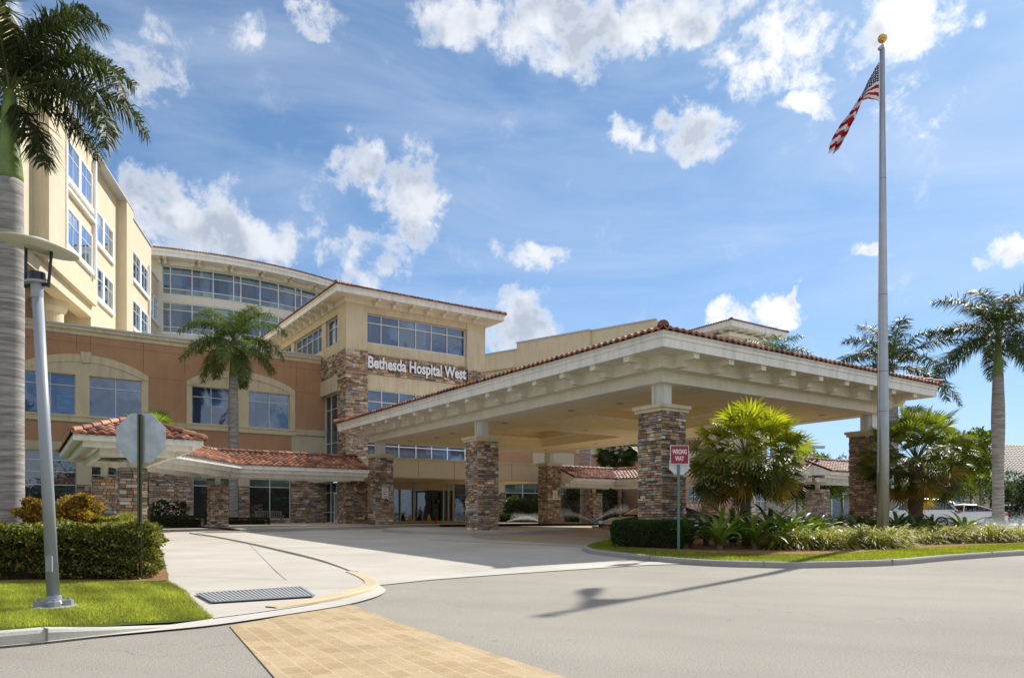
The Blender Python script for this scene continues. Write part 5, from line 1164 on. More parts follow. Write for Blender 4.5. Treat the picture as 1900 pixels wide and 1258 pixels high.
# big palm in the left foreground: fronds set by hand to hang over the wing
X0, Y0 = at_x(18, 17), 17.0
fr = []
for (az, e0, l_, dr) in [(88, 60, 4.4, 2.75), (97, 24, 4.1, 2.25), (84, -8, 3.0, 1.15), (100, -48, 2.3, .55), (62, 40, 4.0, 1.9), (78, 84, 3.5, 1.25), (100, 74, 3.9, 1.9), (50, 70, 4.0, 1.9), (20, 50, 3.9, 1.7), (-30, 60, 4.2, 1.8), (-80, 55, 4.2, 1.9), (-100, 30, 4, 1.7), (-140, 60, 4, 1.8), (165, 72, 3.6, 1.5), (-60, 10, 3.5, 1.4), (240, 80, 3.8, 1.2), (5, 84, 3.4, .9)]:
    fr.append((R(az), R(e0), l_*.86, dr))
royal_palm('huge royal palm with a smooth grey trunk cut by the left edge of the view', X0, Y0, .15, 11.1, .30, .27, L=3.9, nleaf=115, lw=.040, shaft=2.0, fronds=fr, seed=5, col=(.050, .066, .024), bulge=.3, hang=1.1)
royal_palm('royal palm standing before the terracotta arched windows', at_x(433, 49.0), 49.0, .6, 12.9, .30, .26, L=4.5, nf=24, nleaf=95, lw=.05, shaft=2.2, seed=9, sprd=1.95, drp=1.35, col=(.12, .165, .045), hang=.8, group='royal palms of the grounds')
royal_palm('royal palm whose crown rises over the canopy eave behind the flagpole', at_x(1653, 45), 45.0, .45, 10.4, .42, .34, L=4.7, nf=15, nleaf=100, lw=.055, shaft=1.2, seed=21, col=PALMC, group='royal palms of the grounds')
royal_palm('tall royal palm on the open lawn at the far right', at_x(1852, 42), 42.0, .45, 11.6, .30, .26, L=4.7, nf=20, nleaf=110, lw=.05, shaft=2.2, sprd=1.8, drp=1.15, seed=14, col=PALMC, bulge=1.3, group='royal palms of the grounds')
royal_palm('royal palm trunk beside the right walkway seen under the canopy', at_x(1086, 57), 57.0, .5, 10.2, .42, .36, L=3.0, nf=12, nleaf=40, lw=.06, shaft=1.8, seed=33, col=PALMC, group='royal palms of the grounds')
royal_palm('royal palm with only its crown tips showing above the canopy ridge', at_x(1437, 60), 60.0, .5, 14.0, .34, .30, L=3.9, nf=15, nleaf=50, lw=.06, shaft=1.8, seed=41, col=(.05, .1, .022), group='royal palms of the grounds')
royal_palm('slender distant palm between canopy column and leafy tree', at_x(1541, 78), 78.0, .5, 6.3, .16, .12, L=3.4, nf=9, nleaf=40, lw=.07, shaft=.9, seed=52, col=PALMC, name='small_palm')
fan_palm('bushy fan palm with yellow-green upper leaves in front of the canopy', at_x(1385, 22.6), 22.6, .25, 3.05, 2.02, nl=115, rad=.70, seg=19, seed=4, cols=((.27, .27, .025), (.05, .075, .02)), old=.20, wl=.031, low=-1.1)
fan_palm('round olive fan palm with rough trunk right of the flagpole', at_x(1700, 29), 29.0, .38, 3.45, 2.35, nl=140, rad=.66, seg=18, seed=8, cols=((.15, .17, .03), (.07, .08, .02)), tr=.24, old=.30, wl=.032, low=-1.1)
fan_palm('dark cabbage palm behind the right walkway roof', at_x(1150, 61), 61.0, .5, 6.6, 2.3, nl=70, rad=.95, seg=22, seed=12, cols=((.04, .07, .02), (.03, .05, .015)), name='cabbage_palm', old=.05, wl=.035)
fan_palm('pale fan palm peeping over the ridge of the left walkway roof', at_x(272, 38.5), 38.5, .45, 5.3, 1.75, nl=48, rad=.85, seg=24, seed=15, cols=((.16, .22, .05), (.07, .11, .03)), name='cabbage_palm', old=.05, wl=.03)
# hedges and shrubs left
hedge('clipped_hedge', 'clipped green hedge behind the lamp post on the left', 'hedge', [(-13.5, 11.75), (-6.30, 11.95), (-6.02, 12.25), (-6.22, 12.9), (-6.85, 13.4), (-13.5, 13.5)], lambda x, y: .15, .86, 60000, .066, [(.15, .17, .03), ((.42, .38, .11), .20), ((.06, .065, .02), .25), ((.22, .11, .04), .08)], bulge=.10, topbias=.38)
hedge('croton_shrub', 'orange and yellow leaved shrub behind the green hedge', 'shrub', [(-10.7, 15.8), (-9.8, 15.5), (-9.3, 16.0), (-9.55, 16.9), (-10.4, 17.2), (-11.0, 16.6)], lambda x, y: .15, 1.32, 15000, .085, [(.20, .15, .025), ((.42, .20, .03), .35), ((.20, .05, .02), .2), ((.40, .34, .05), .15)], bulge=.2)
hedge('low_shrub', 'small yellow-green shrub at the right end of the croton', 'shrub', [(-9.4, 16.2), (-8.75, 16.2), (-8.8, 16.9), (-9.4, 17.0)], lambda x, y: .15, .98, 5000, .07, [(.20, .22, .03), ((.38, .34, .05), .3)], bulge=.15)
def gl(x, y): return g(y)+.12
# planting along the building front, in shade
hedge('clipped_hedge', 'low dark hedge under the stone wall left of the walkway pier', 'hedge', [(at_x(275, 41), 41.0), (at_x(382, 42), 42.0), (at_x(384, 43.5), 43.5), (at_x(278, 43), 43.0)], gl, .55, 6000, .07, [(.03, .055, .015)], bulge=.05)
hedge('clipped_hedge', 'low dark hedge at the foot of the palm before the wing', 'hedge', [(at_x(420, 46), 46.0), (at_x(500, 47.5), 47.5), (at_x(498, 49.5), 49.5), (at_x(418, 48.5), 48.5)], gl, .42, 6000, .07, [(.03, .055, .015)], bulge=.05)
sh = hedge('flowering_shrub', 'pink-flowered shrub against the dark stone wall', 'shrub', [(at_x(283, 44), 44.0), (at_x(345, 45), 45.0), (at_x(345, 46.5), 46.5), (at_x(287, 46), 46.0)], gl, 1.35, 6000, .09, [(.035, .06, .018)], bulge=.25)
k = 90; pc = np.column_stack([rng.uniform(at_x(300, 45), at_x(345, 45), k), rng.uniform(43.9, 44.6, k), rng.uniform(1.2, 2.0, k)]); D = rdir(k); V, F, C = cards(pc, D, unit(np.cross(D, rdir(k))), .12, .12, np.full((k, 3), .7)); arrays('blossom', V, F, C, M['petal'], sh)
V, F, C = strap_plant('', '', '', at_x(478, 49), 49.0, .62, 40, 1.35, .03, (.28, .22, .09), .5, seed=2, mats='leaf'); og = arrays('ornamental_grass', V, F, C, M['leaf'], loc=(at_x(478, 49), 49.0, .62)); tag(og, 'dry ornamental grass tuft left of the slatted bench', 'grass plant')
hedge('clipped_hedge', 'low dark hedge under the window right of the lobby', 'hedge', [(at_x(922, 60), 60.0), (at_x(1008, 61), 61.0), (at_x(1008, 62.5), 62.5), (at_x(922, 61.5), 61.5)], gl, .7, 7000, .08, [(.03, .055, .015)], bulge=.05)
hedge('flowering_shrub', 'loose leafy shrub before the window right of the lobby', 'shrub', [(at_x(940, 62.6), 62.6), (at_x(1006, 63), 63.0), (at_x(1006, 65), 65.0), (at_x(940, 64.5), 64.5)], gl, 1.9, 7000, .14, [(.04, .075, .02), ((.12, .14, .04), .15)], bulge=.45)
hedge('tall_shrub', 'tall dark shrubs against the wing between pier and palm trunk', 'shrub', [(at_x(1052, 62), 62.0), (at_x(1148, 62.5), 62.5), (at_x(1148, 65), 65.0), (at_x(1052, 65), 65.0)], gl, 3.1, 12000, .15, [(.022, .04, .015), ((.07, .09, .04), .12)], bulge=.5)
# planted island on the right
IZ = lambda x, y: g(y)+.15
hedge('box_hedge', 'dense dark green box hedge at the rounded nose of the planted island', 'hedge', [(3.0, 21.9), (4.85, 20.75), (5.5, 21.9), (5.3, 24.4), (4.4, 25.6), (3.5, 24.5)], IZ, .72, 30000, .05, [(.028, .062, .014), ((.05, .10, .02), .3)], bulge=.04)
CR = [(1272, 21.2, 1.3), (1335, 20.6, 1.6), (1360, 22.0, 1.7), (1400, 20.8, 1.6), (1432, 22.3, 1.75), (1460, 21.4, 1.5), (1490, 22.8, 1.6), (1310, 22.4, 1.1), (1520, 23.6, 1.2), (1550, 25.5, 1.2), (1590, 27.0, 1.3), (1615, 28.2, 1.3), (1385, 24.2, 1.3), (1665, 27.6, 1.3), (1700, 27.0, 1.2), (1730, 28.3, 1.2), (1788, 26.5, 1.25), (1470, 25.5, 1.2)]
def crinum_name(i, x):
    return None
cl_ = [('leftmost crinum lily beside the wrong-way sign post', 1272), ('crinum lily rooted in mulch just right of the sign post', 1335), ('tall crinum lily under the left side of the yellow fan palm', 1360), ('crinum lily in front of the fan palm trunk', 1400), ('broad crinum lily right behind the fan palm trunk', 1432), ('crinum lily at the left edge of the striped liriope bank', 1460), ('crinum lily below the right edge of the yellow fan palm', 1490), ('shaded crinum lily behind the sign post at the hedge end', 1310), ('crinum lily below the far walkway pier', 1520), ('dark crinum lily left of the right-hand canopy column', 1550), ('crinum lily at the left foot of the right-hand canopy column', 1590), ('crinum lily at the right foot of the right-hand canopy column', 1615), ('crinum lily hidden behind the yellow fan palm trunk', 1385), ('crinum lily just right of the flagpole base', 1665), ('crinum lily at the foot of the olive fan palm', 1700), ('crinum lily right of the olive fan palm trunk', 1730), ('sunlit crinum lily before the white sedan', 1788), ('crinum lily behind the liriope near the far walkway pier', 1470)]
for i, (px_, Y_, L_) in enumerate(CR):
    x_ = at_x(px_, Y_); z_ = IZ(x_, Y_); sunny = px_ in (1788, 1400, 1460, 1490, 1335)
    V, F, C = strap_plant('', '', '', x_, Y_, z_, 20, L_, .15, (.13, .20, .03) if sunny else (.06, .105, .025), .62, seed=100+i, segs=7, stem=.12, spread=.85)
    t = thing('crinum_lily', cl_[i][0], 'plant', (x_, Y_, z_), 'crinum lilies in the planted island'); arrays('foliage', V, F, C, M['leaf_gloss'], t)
    mb = MB(); mb.tube([(x_, Y_, z_-.03), (x_, Y_, z_+.22)], [.10, .07], 10); mb.build('stem', M['bark'], t)
# striped liriope, clump by clump
LIR = []
for (xa, ya, xb, yb, n_) in ((1432, 20.6, 1660, 21.8, 13), (1440, 21.6, 1650, 23.0, 12), (1690, 23.6, 1900, 25.4, 12), (1700, 25.0, 1930, 27.0, 13), (1600, 22.2, 1668, 22.6, 4), (1670, 24.9, 1720, 26.0, 4), (1480, 23.0, 1640, 24.6, 9)):
    for i in range(n_):
        f = (i+.5)/n_; LIR.append((xa+(xb-xa)*f+rng.uniform(-5, 5), ya+(yb-ya)*f+rng.uniform(-.3, .3)))
lproto = []
for s_ in range(4):
    V, F, C = strap_plant('', '', '', 0, 0, 0, 150, .92, .028, (.25, .25, .05), .80, seed=300+s_, segs=5, spread=1.15)
    k = rng.random(len(C)) < .30; C[k] = np.array((.46, .40, .12)); me_o = arrays('liriope', V, F, C, M['leaf'], loc=(0, 0, 0)); lproto.append(me_o)
for i, (px_, Y_) in enumerate(LIR):
    x_ = at_x(px_, Y_); o = lproto[i % 4] if i < 4 else lproto[i % 4].copy()
    if i >= 4: S.collection.objects.link(o)
    o.location = (x_, Y_, IZ(x_, Y_)-.02); o.rotation_euler = (0, 0, i*1.7); k = .80+.45*rng.random(); o.scale = (k, k, k*.95)
    tag(o, 'striped liriope clump in the low bank left of the flagpole' if px_ < 1638 else 'striped liriope clump in the low bank right of the flagpole', 'plant', 'liriope left of the flagpole' if px_ < 1638 else 'liriope right of the flagpole')
x_ = at_x(1378, 31); V, F, C = strap_plant('', '', '', x_, 31.0, .9, 60, .62, .06, (.05, .025, .03), .5, seed=77); pl = thing('cordyline', 'dark purple cordyline between the fan palm and the pavilion wall', 'plant', (x_, 31.0, .42)); arrays('foliage', V, F, C, M['leaf_gloss'], pl); mb = MB(); mb.tube([(x_, 31.0, .4), (x_, 31.0, 1.0)], .05, 8); mb.build('stem', M['bark'], pl)
# trees
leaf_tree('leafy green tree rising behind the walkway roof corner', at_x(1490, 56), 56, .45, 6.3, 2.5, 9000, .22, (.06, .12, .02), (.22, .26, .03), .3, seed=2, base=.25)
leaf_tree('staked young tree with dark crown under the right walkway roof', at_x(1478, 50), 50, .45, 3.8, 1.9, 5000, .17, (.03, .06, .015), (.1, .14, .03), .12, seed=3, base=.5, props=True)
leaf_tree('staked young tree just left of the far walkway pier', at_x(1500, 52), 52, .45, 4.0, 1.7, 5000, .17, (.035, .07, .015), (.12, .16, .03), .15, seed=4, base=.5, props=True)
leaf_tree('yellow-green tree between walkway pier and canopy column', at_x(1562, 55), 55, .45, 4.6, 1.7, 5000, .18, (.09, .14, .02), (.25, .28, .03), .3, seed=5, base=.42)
leaf_tree('bright leafed tree showing right of the olive fan palm', at_x(1778, 54), 54, .45, 7.2, 2.4, 7500, .26, (.09, .14, .02), (.30, .30, .03), .3, seed=6, base=.35, clumps=26)
leaf_tree('small tree behind the white utility vehicle', at_x(1730, 58), 58, .45, 3.8, 2.2, 5000, .2, (.05, .08, .02), (.14, .16, .05), .2, seed=7, base=.2)
leaf_tree('dark rounded tree at the right edge beside the far palm', at_x(1893, 48), 48, .45, 3.9, 1.8, 7000, .15, (.028, .055, .018), (.08, .11, .03), .15, seed=8, base=.12)
leaf_tree('spreading tree at the corner of the clinic', at_x(1800, 66), 66, .45, 6.0, 1.9, 4000, .25, (.05, .10, .02), (.2, .24, .03), .3, seed=10, base=.45)
# lawn grass in front and on the island edge
def blades(name, label, pts_fn, n, h, w, zf, cols):
    Q = pts_fn(n); m = len(Q); z = np.array([zf(a, b) for a, b in Q]); base = np.column_stack([Q, z-.005]); D = unit(rdir(m)*.55+np.array([0, 0, 1.0])); hh = h*rng.uniform(.5, 1.25, m)[:, None]
    sd_ = unit(np.cross(D, rdir(m)))*w; V = np.stack([base-sd_*.5, base+sd_*.5, base+D*hh+np.column_stack([rng.normal(0, .008, (m, 2)), np.zeros(m)])], 1).reshape(-1, 3)
    F = np.arange(3*m).reshape(-1, 3); c = colvar(m, cols[0], .35, cols[1], .2)*(1+.28*np.sin(Q[:, :1]*2.1+np.sin(Q[:, 1:]*1.7)*2)*np.sin(Q[:, 1:]*2.6+Q[:, :1])+.15*np.sin(Q[:, :1]*9+Q[:, 1:]*7)); o = arrays(name, V, F, c, M['blade'], loc=(0, 0, 0)); tag(o, label, 'grass', kind='stuff'); return o
def in_poly(poly):
    P2 = np.array(poly)
    def f(q):
        r = np.zeros(len(q), bool); j = len(P2)-1
        for i in range(len(P2)):
            a, b = P2[i], P2[j]; r ^= ((a[1] > q[:, 1]) != (b[1] > q[:, 1])) & (q[:, 0] < (b[0]-a[0])*(q[:, 1]-a[1])/(b[1]-a[1]+1e-12)+a[0]); j = i
        return r
    return f
lawnp = in_poly([(-9.5, 6.95), (-4.78, 6.95), (-4.42, 7.08), (-4.1, 7.48), (-3.75, 7.98), (-3.46, 8.42), (-3.90, 9.06), (-4.65, 10.3), (-5.48, 11.62), (-9.5, 11.6)])
def lp(n):
    q = rng.uniform((-9.5, 6.6), (-3.4, 11.7), (n, 2)); ln = (q[:, 0] > -6.4-(q[:, 1]-6)*.0) | (q[:, 1] > 6.9); return q[lawnp(q)]
lawnp = in_poly([(-9.5, 3.9), (-6.4, 5.65), (-4.78, 6.83), (-4.42, 7.08), (-4.1, 7.48), (-3.75, 7.98), (-3.46, 8.42), (-3.90, 9.06), (-4.65, 10.3), (-5.48, 11.62), (-9.5, 11.6)])
def lp(n):
    q = rng.uniform((-9.2, 4.5), (-3.4, 11.7), (n, 2)); q = q[lawnp(q)]; return q[np.abs(q[:, 0]) < q[:, 1]*.74+.3]
blades('lawn_grass', 'short bright green grass of the front lawn', lp, 230000, .048, .007, lambda a, b: lawn_z(a, b), ((.26, .29, .045), (.46, .42, .13)))
mulp = in_poly(smooth_path(mul, 4, True)); islp = in_poly(shrink(ISLp, .14))
def ip(n):
    q = rng.uniform((2, 16.3), (24, 30), (n, 2)); return q[islp(q) & ~mulp(q)]
blades('verge_grass', 'bright green grass strip along the kerb of the planted island', ip, 330000, .055, .010, lambda a, b: g(b)+.13, ((.24, .26, .025), (.38, .36, .06)))
# belt of trees across the road behind the viewer, mirrored in the windows
k = 26000; xx = rng.uniform(-90, 120, k); yy = -48+rng.normal(0, 3, k); hh = 7+3.0*np.sin(xx*.31)+2*np.sin(xx*.83+1); zz = rng.random(k)**.7*hh; D = rdir(k); V, F, C = cards(np.column_stack([xx, yy, zz]), D, unit(np.cross(D, rdir(k))), rng.uniform(.9, 1.8, k), .8, colvar(k, (.04, .07, .02), .4))
bt = arrays('tree_belt', V, F, C, M['leaf'], loc=(0, 0, 0)); tag(bt, 'belt of trees along the far side of the road, seen only as reflections', 'trees', kind='stuff')
# ================================================================== STREET FURNITURE AND SIGNS
# leaning lamp post, foreground left
bx, by, bz = -5.30, 8.39, .14
LP = thing('street_lamp', 'grey lamp post with white disc shade on the front lawn', 'lamp', (bx, by, bz)); LP.location = (bx, by, bz)
tx, tz = -5.49, 3.82
mb = MB(); mb.lathe((bx, by, bz-.02), [(.255, 0), (.25, .035), (.235, .045)], 28); mb.build('footing', M['curb'], LP)
mb = MB(); mb.lathe((bx, by, bz+.025), [(.10, 0), (.105, .03), (.085, .06), (.075, .12)], 20)
for k in range(4):
    a = k*math.pi/2+.6; c, s = math.cos(a), math.sin(a); q = [(bx+c*r-s*w, by+s*r+c*w, bz+.025) for r, w in ((.06, -.05), (.17, -.055), (.20, 0), (.17, .055), (.06, .05))]
    mb.prism(q, (0, 0, .06)); mb.lathe((bx+c*.15, by+s*.15, bz+.085), [(.018, 0), (.018, .03)], 8)
mb.build('base_casting', M['lamp_grey'], LP)
mb = MB(); mb.tube([(bx, by, bz+.04), (tx, by, tz)], [.066, .058], 24); mb.build('pole', M['lamp_grey'], LP, smooth=True)
mb = MB(); mb.tube([(tx+.002, by, tz-.10), (tx-.004, by, tz+.06)], [.062, .066], 20); mb.tube([(tx-.004, by, tz+.06), (tx-.005, by, tz+.085)], [.125, .125], 24); mb.build('collar', M['lamp_grey'], LP)
mb = MB(); mb.box((bx-.035-.01, by-.075, bz+.42), (bx+.035-.01, by-.055, bz+.60)); mb.build('hand_hole_cover', M['lamp_grey'], LP)
mb = MB(); mb.tube([(tx-.005, by, tz+.085), (tx-.008, by, tz+.19)], [.088, .088], 24); mb.build('ballast_housing', M['black_metal'], LP)
mb = MB(); ax_ = Vector((.985, 0, -.17)).normalized(); up_ = Vector((.17, 0, .985)).normalized(); dc = Vector((tx+.02, by, 4.30))
for sg in (-1, 1):
    b0 = Vector((tx-.005+sg*.145, by-.02*sg, tz+.02)); mb.tube([tuple(b0), tuple(dc+ax_*sg*.15-up_*.02)], .017, 10); mb.tube([tuple(b0+Vector((0, 0, .03))), (tx-.005+sg*.06, by, tz+.05)], .02, 8)
mb.build('arm', M['black_metal'], LP)
def tilted(mb, prof, n=40):
    ay = up_.cross(ax_); rs_ = [mb.ring(tuple(dc+up_*z), r, n, tuple(ax_), tuple(ay)) for r, z in prof]
    for a_, b_ in zip(rs_, rs_[1:]):
        for i in range(n): mb.face([a_[i], a_[(i+1) % n], b_[(i+1) % n], b_[i]])
    return rs_
mb = MB(); r_ = tilted(mb, [(.05, -.025), (.17, -.02), (.36, -.005), (.405, .0), (.41, .01), (.36, .03), (.19, .055), (.17, .075), (.10, .095), (.02, .10)]); mb.face(r_[0]); mb.face(r_[-1]); sh_ = mb.build('shade', M['shade_white'], LP, smooth=True)
mb = MB(); r_ = tilted(mb, [(.13, -.022), (.12, -.045), (.05, -.055)]); mb.face(r_[-1]); mb.build('lens', M['lens'], sh_)
# stop sign seen from the back
sx_, sy_ = -6.2, 12.09
ST = thing('stop_sign', 'bare metal back of an octagonal stop sign on a green punched post', 'sign', (sx_, sy_, .14))
mb = MB(); z0, z1 = .05, 2.90
mb.box((sx_-.040, sy_-.012, z0), (sx_-.014, sy_-.004, z1)); mb.box((sx_+.014, sy_-.012, z0), (sx_+.040, sy_-.004, z1)); mb.box((sx_-.018, sy_-.004, z0), (sx_-.010, sy_+.03, z1)); mb.box((sx_+.010, sy_-.004, z0), (sx_+.018, sy_+.03, z1)); mb.box((sx_-.010, sy_+.022, z0), (sx_+.010, sy_+.03, z1)); pst = mb.build('post', M['post_green'], ST)
mb = MB()
for k in range(100): mb.box((sx_-.005, sy_+.0195, .25+k*.026), (sx_+.005, sy_+.0215, .26+k*.026))
mb.build('punched_hole', M['dark_trim'], pst)
def octagon(cx, cz, w, y0, y1, mb):
    r = w/2/math.cos(math.pi/8); p = [(cx+r*math.sin(math.pi/8+k*math.pi/4), y0, cz+r*math.cos(math.pi/8+k*math.pi/4)) for k in range(8)]; mb.prism(p, (0, y1-y0, 0))
mb = MB(); octagon(sx_, 2.50, .826, sy_+.032, sy_+.036, mb); mb.build('plate', M['galv'], ST)
mb = MB()
for zz in (2.2, 2.78): mb.lathe((sx_, sy_+.018, zz), [(.008, 0), (.008, .004)], 8)
mb.build('bolt', M['steel'], ST)
mb = MB(); octagon(sx_, 2.50, .822, sy_+.037, sy_+.039, mb); mb.build('sign_face', M['sign_red'], ST)
# wrong-way sign
wx, wy = 4.46, 19.41; wz = g(wy)+.14
WS = thing('wrong_way_sign', 'maroon and white WRONG WAY sign on a teal post at the island nose', 'sign', (wx, wy, wz))
mb = MB(); mb.box((wx-.032, wy, wz-.05), (wx+.032, wy+.035, 3.10)); mb.build('post', M['post_teal'], WS)
cx, cz = wx+.022, 2.835; hw_, hh_ = .248, .252
def rrect(cx, cz, w, h, r, y, n=5):
    p = []
    for (sx2, sz2, a0) in ((1, 1, 0), (-1, 1, 90), (-1, -1, 180), (1, -1, 270)):
        for k in range(n+1): a = R(a0+90*k/n); p.append((cx+sx2*(w-r)+r*math.cos(a), y, cz+sz2*(h-r)+r*math.sin(a)))
    return p
mb = MB(); mb.prism(rrect(cx, cz, hw_, hh_, .03, wy-.006), (0, .004, 0)); pl_ = mb.build('sign_plate', M['sign_white'], WS)
mb = MB(); mb.prism(rrect(cx, cz, hw_-.014, hh_-.014, .022, wy-.0085), (0, .002, 0)); mb.build('sign_ground', M['sign_red'], pl_)
textobj('lettering', 'WRONG', .175, .001, M['sign_white'], (cx, wy-.011, cz+.075), (1, 0), (0, -1), pl_, off=.004, width=.385)
textobj('lettering', 'WAY', .175, .001, M['sign_white'], (cx, wy-.011, cz-.105), (1, 0), (0, -1), pl_, off=.004, width=.235)
mb = MB(); octagon(cx-.0, 2.57, .54, wy+.037, wy+.041, mb); mb.build('octagonal_back_plate', M['galv'], WS)
mb = MB(); octagon(cx-.0, 2.57, .536, wy+.042, wy+.044, mb); mb.build('octagonal_face', M['sign_red'], WS)
# flagpole and flag
fx, fy = 12.12, 23.7; fz = g(fy)+.14
FP = thing('flagpole', 'tall tapered steel flagpole with a gold ball on top', 'flagpole', (fx, fy, fz))
mb = MB(); mb.tube([(fx, fy, fz-.05), (fx, fy, 4.5), (fx-.01, fy, 10), (fx-.02, fy, 16.45)], [.185, .175, .125, .075], 28); pole_ = mb.build('pole', M['steel'], FP, smooth=True)
mb = MB()
for zz, rr in ((5.9, .168), (8.4, .145), (4.6, .178), (12.2, .112)): mb.lathe((fx-.01, fy, zz), [(rr, 0), (rr+.003, .006), (rr, .012)], 28, cap=False)
mb.build('joint_ring', M['dark_trim'], pole_)
mb = MB(); mb.lathe((fx-.02, fy, 16.44), [(.075, 0), (.05, .06), (.05, .12), (.02, .14), (.02, .22)], 16); mb.tube([(fx-.02, fy, 16.52), (fx-.10, fy, 16.46)], .04, 10); mb.tube([(fx-.10, fy-.05, 16.46), (fx-.10, fy+.05, 16.46)], .055, 12); mb.build('truck', M['steel'], FP)
mb = MB(); mb.lathe((fx-.02, fy, 16.64), [(.14*math.sin(math.pi*k/14), .14-.14*math.cos(math.pi*k/14)) for k in range(15)], 24, cap=False); mb.build('ball_finial', M['gold'], FP, smooth=True)
mb = MB(); mb.tube([(fx-.12, fy-.02, 16.4), (fx-.17, fy-.06, 10), (fx-.19, fy-.06, 2.6)], .008, 5); mb.build('halyard', M['sign_white'], FP)
mb = MB(); mb.tube([(fx+.16, fy-.12, 2.35), (fx+.24, fy-.16, 2.40)], .02, 8); mb.tube([(fx+.24, fy-.16, 2.30), (fx+.24, fy-.16, 2.52)], .015, 8); mb.lathe((fx+.22, fy-.15, 2.1), [(.05, 0), (.05, .10)], 10); mb.build('cleat', M['steel'], FP)
mb = MB(); mb.box((fx+.2, fy-.62, fz-.02), (fx+1.0, fy-.2, fz+.02)); tag(mb.build('concrete_pad', M['strip'], loc=(fx+.6, fy-.4, fz)), 'flat concrete pad in the mulch beside the flagpole', 'concrete pad')
# the flag hangs from the pole: cloth swept down to the left in folds
def pxw(x, y, Y=23.7): return ((x-950)/1346*Y, 1.2+(957-y)/1346*Y)
topE = [(1631, 116), (1620, 133), (1609, 152), (1599, 172), (1588, 191), (1574, 212), (1559, 232), (1547, 250), (1541, 266), (1539, 284)]
botE = [(1630, 190), (1621, 186), (1611, 184), (1601, 186), (1596, 200), (1590, 214), (1582, 230), (1574, 246), (1566, 260), (1557, 276)]
nsx, nty = 90, 52; V = []
def interp(E, s):
    f = s*(len(E)-1); i = min(int(f), len(E)-2); t = f-i; return (E[i][0]*(1-t)+E[i+1][0]*t, E[i][1]*(1-t)+E[i+1][1]*t)
for i in range(nsx+1):
    s = i/nsx; a = pxw(*interp(topE, s)); b = pxw(*interp(botE, s))
    for j in range(nty+1):
        t = j/nty; x = a[0]*(1-t)+b[0]*t; z = a[1]*(1-t)+b[1]*t
        y = fy-.02-.10*math.sin(t*9+s*5)*min(1, s*4)*(.4+s)-.16*math.sin(s*3+t*2)*s; V.append((x, y, z+.012*math.sin(s*30)))
F = []; C = []
RED, WHT, BLU = (.36, .012, .03), (.72, .69, .68), (.012, .022, .10)
for i in range(nsx):
    for j in range(nty):
        s, t = (i+.5)/nsx, (j+.5)/nty; a = i*(nty+1)+j; F.append([a, a+1, a+nty+2, a+nty+1])
        x, z = V[a][0], V[a][2]
        if s < .36:
            k = int(t*7.5/.999); q = t+s*.9*(1-t)
            if t < .48-.25*s and s < .33:
                st_ = (math.hypot(((s*26) % 1)-.5, ((t*15+int(s*26) % 2*.5) % 1)-.5) < .27); C.append((.75, .75, .78) if st_ and s < .30 else BLU)
            else: C.append(WHT if int((t-.45+.26*s)/.55*5.0) % 2 == 0 else RED)
        else:
            w = (z-.42*x)/.14+(.25*math.sin(s*40) if s < .7 else 0); C.append(RED if int(w+200) % 2 else WHT)
fl_ = arrays('flag', V, F, np.array(C), M['flag'], loc=(fx-.17, fy, 15.6), smooth=True); tag(fl_, 'striped national flag hanging limp from the top of the flagpole', 'flag')
# trench drain grate
gx = [(-4.66, 10.72), (-3.42, 11.72), (-2.84, 10.40), (-3.98, 9.66)]
GR = thing('drain_grate', 'rectangular steel grate of parallel bars let into the pavement', 'grate', (-3.7, 10.6, .05))
a_, b_, c_, d_ = [Vector(q) for q in gx]; mb = MB()
def onz(p, z): return (p.x, p.y, z)
zt2 = .056
def rail(p, q, w, z0=.052, z1=.060):
    d = (q-p).normalized(); n_ = Vector((-d.y, d.x))*w/2; mb.prism([onz(p+n_, z0), onz(q+n_, z0), onz(q-n_, z0), onz(p-n_, z0)], (0, 0, z1-z0))
for p, q in ((a_, b_), (b_, c_), (c_, d_), (d_, a_)): rail(p, q, .035, .052, .064)
mb.build('frame', M['lamp_grey'], GR)
mb = MB(); mb.poly([onz(a_, .0525), onz(b_, .0525), onz(c_, .0525), onz(d_, .0525)]); mb.build('pit', mat('pit_grey', (.10, .11, .12), .9, .1), GR)
for k in range(1, 26): 
    mb = MB(); f = k/26; rail(a_.lerp(b_, f), d_.lerp(c_, f), .030, .0535, .0615); mb.build('bar', mat('grate_bar', (.40, .40, .39), .6, .3), GR)
# signs on columns
def plate_sign(nm, label, u, v, z, w, h, cat='sign'):
    t = thing(nm, label, cat, P(u, v, z)); mb = MB(PV, True); mb.box((u-.02, v-w/2, z-h/2), (u-.008, v+w/2, z+h/2)); p_ = mb.build('plate', M['sign_white'], t)
    for k, (tx_, sz, wd) in enumerate((('NO', .13, .16), ('PARKING', .10, .34), ('FIRE', .13, .22), ('LANE', .13, .26))):
        textobj('lettering', tx_, sz, .002, M['sign_red'], P(u-.024, v, z+h*.34-k*h*.225), (VX, VY), (-UX, -UY), p_, off=.003, width=wd)
    return t
plate_sign('parking_sign', 'small red and white no-parking sign on the column nearest the lobby', 24.16-.045, .60, 2.62, .42, .68)
plate_sign('parking_sign', 'small red and white no-parking sign on the far back column', 24.16-.045, 13.36+.62, 2.72, .42, .68)
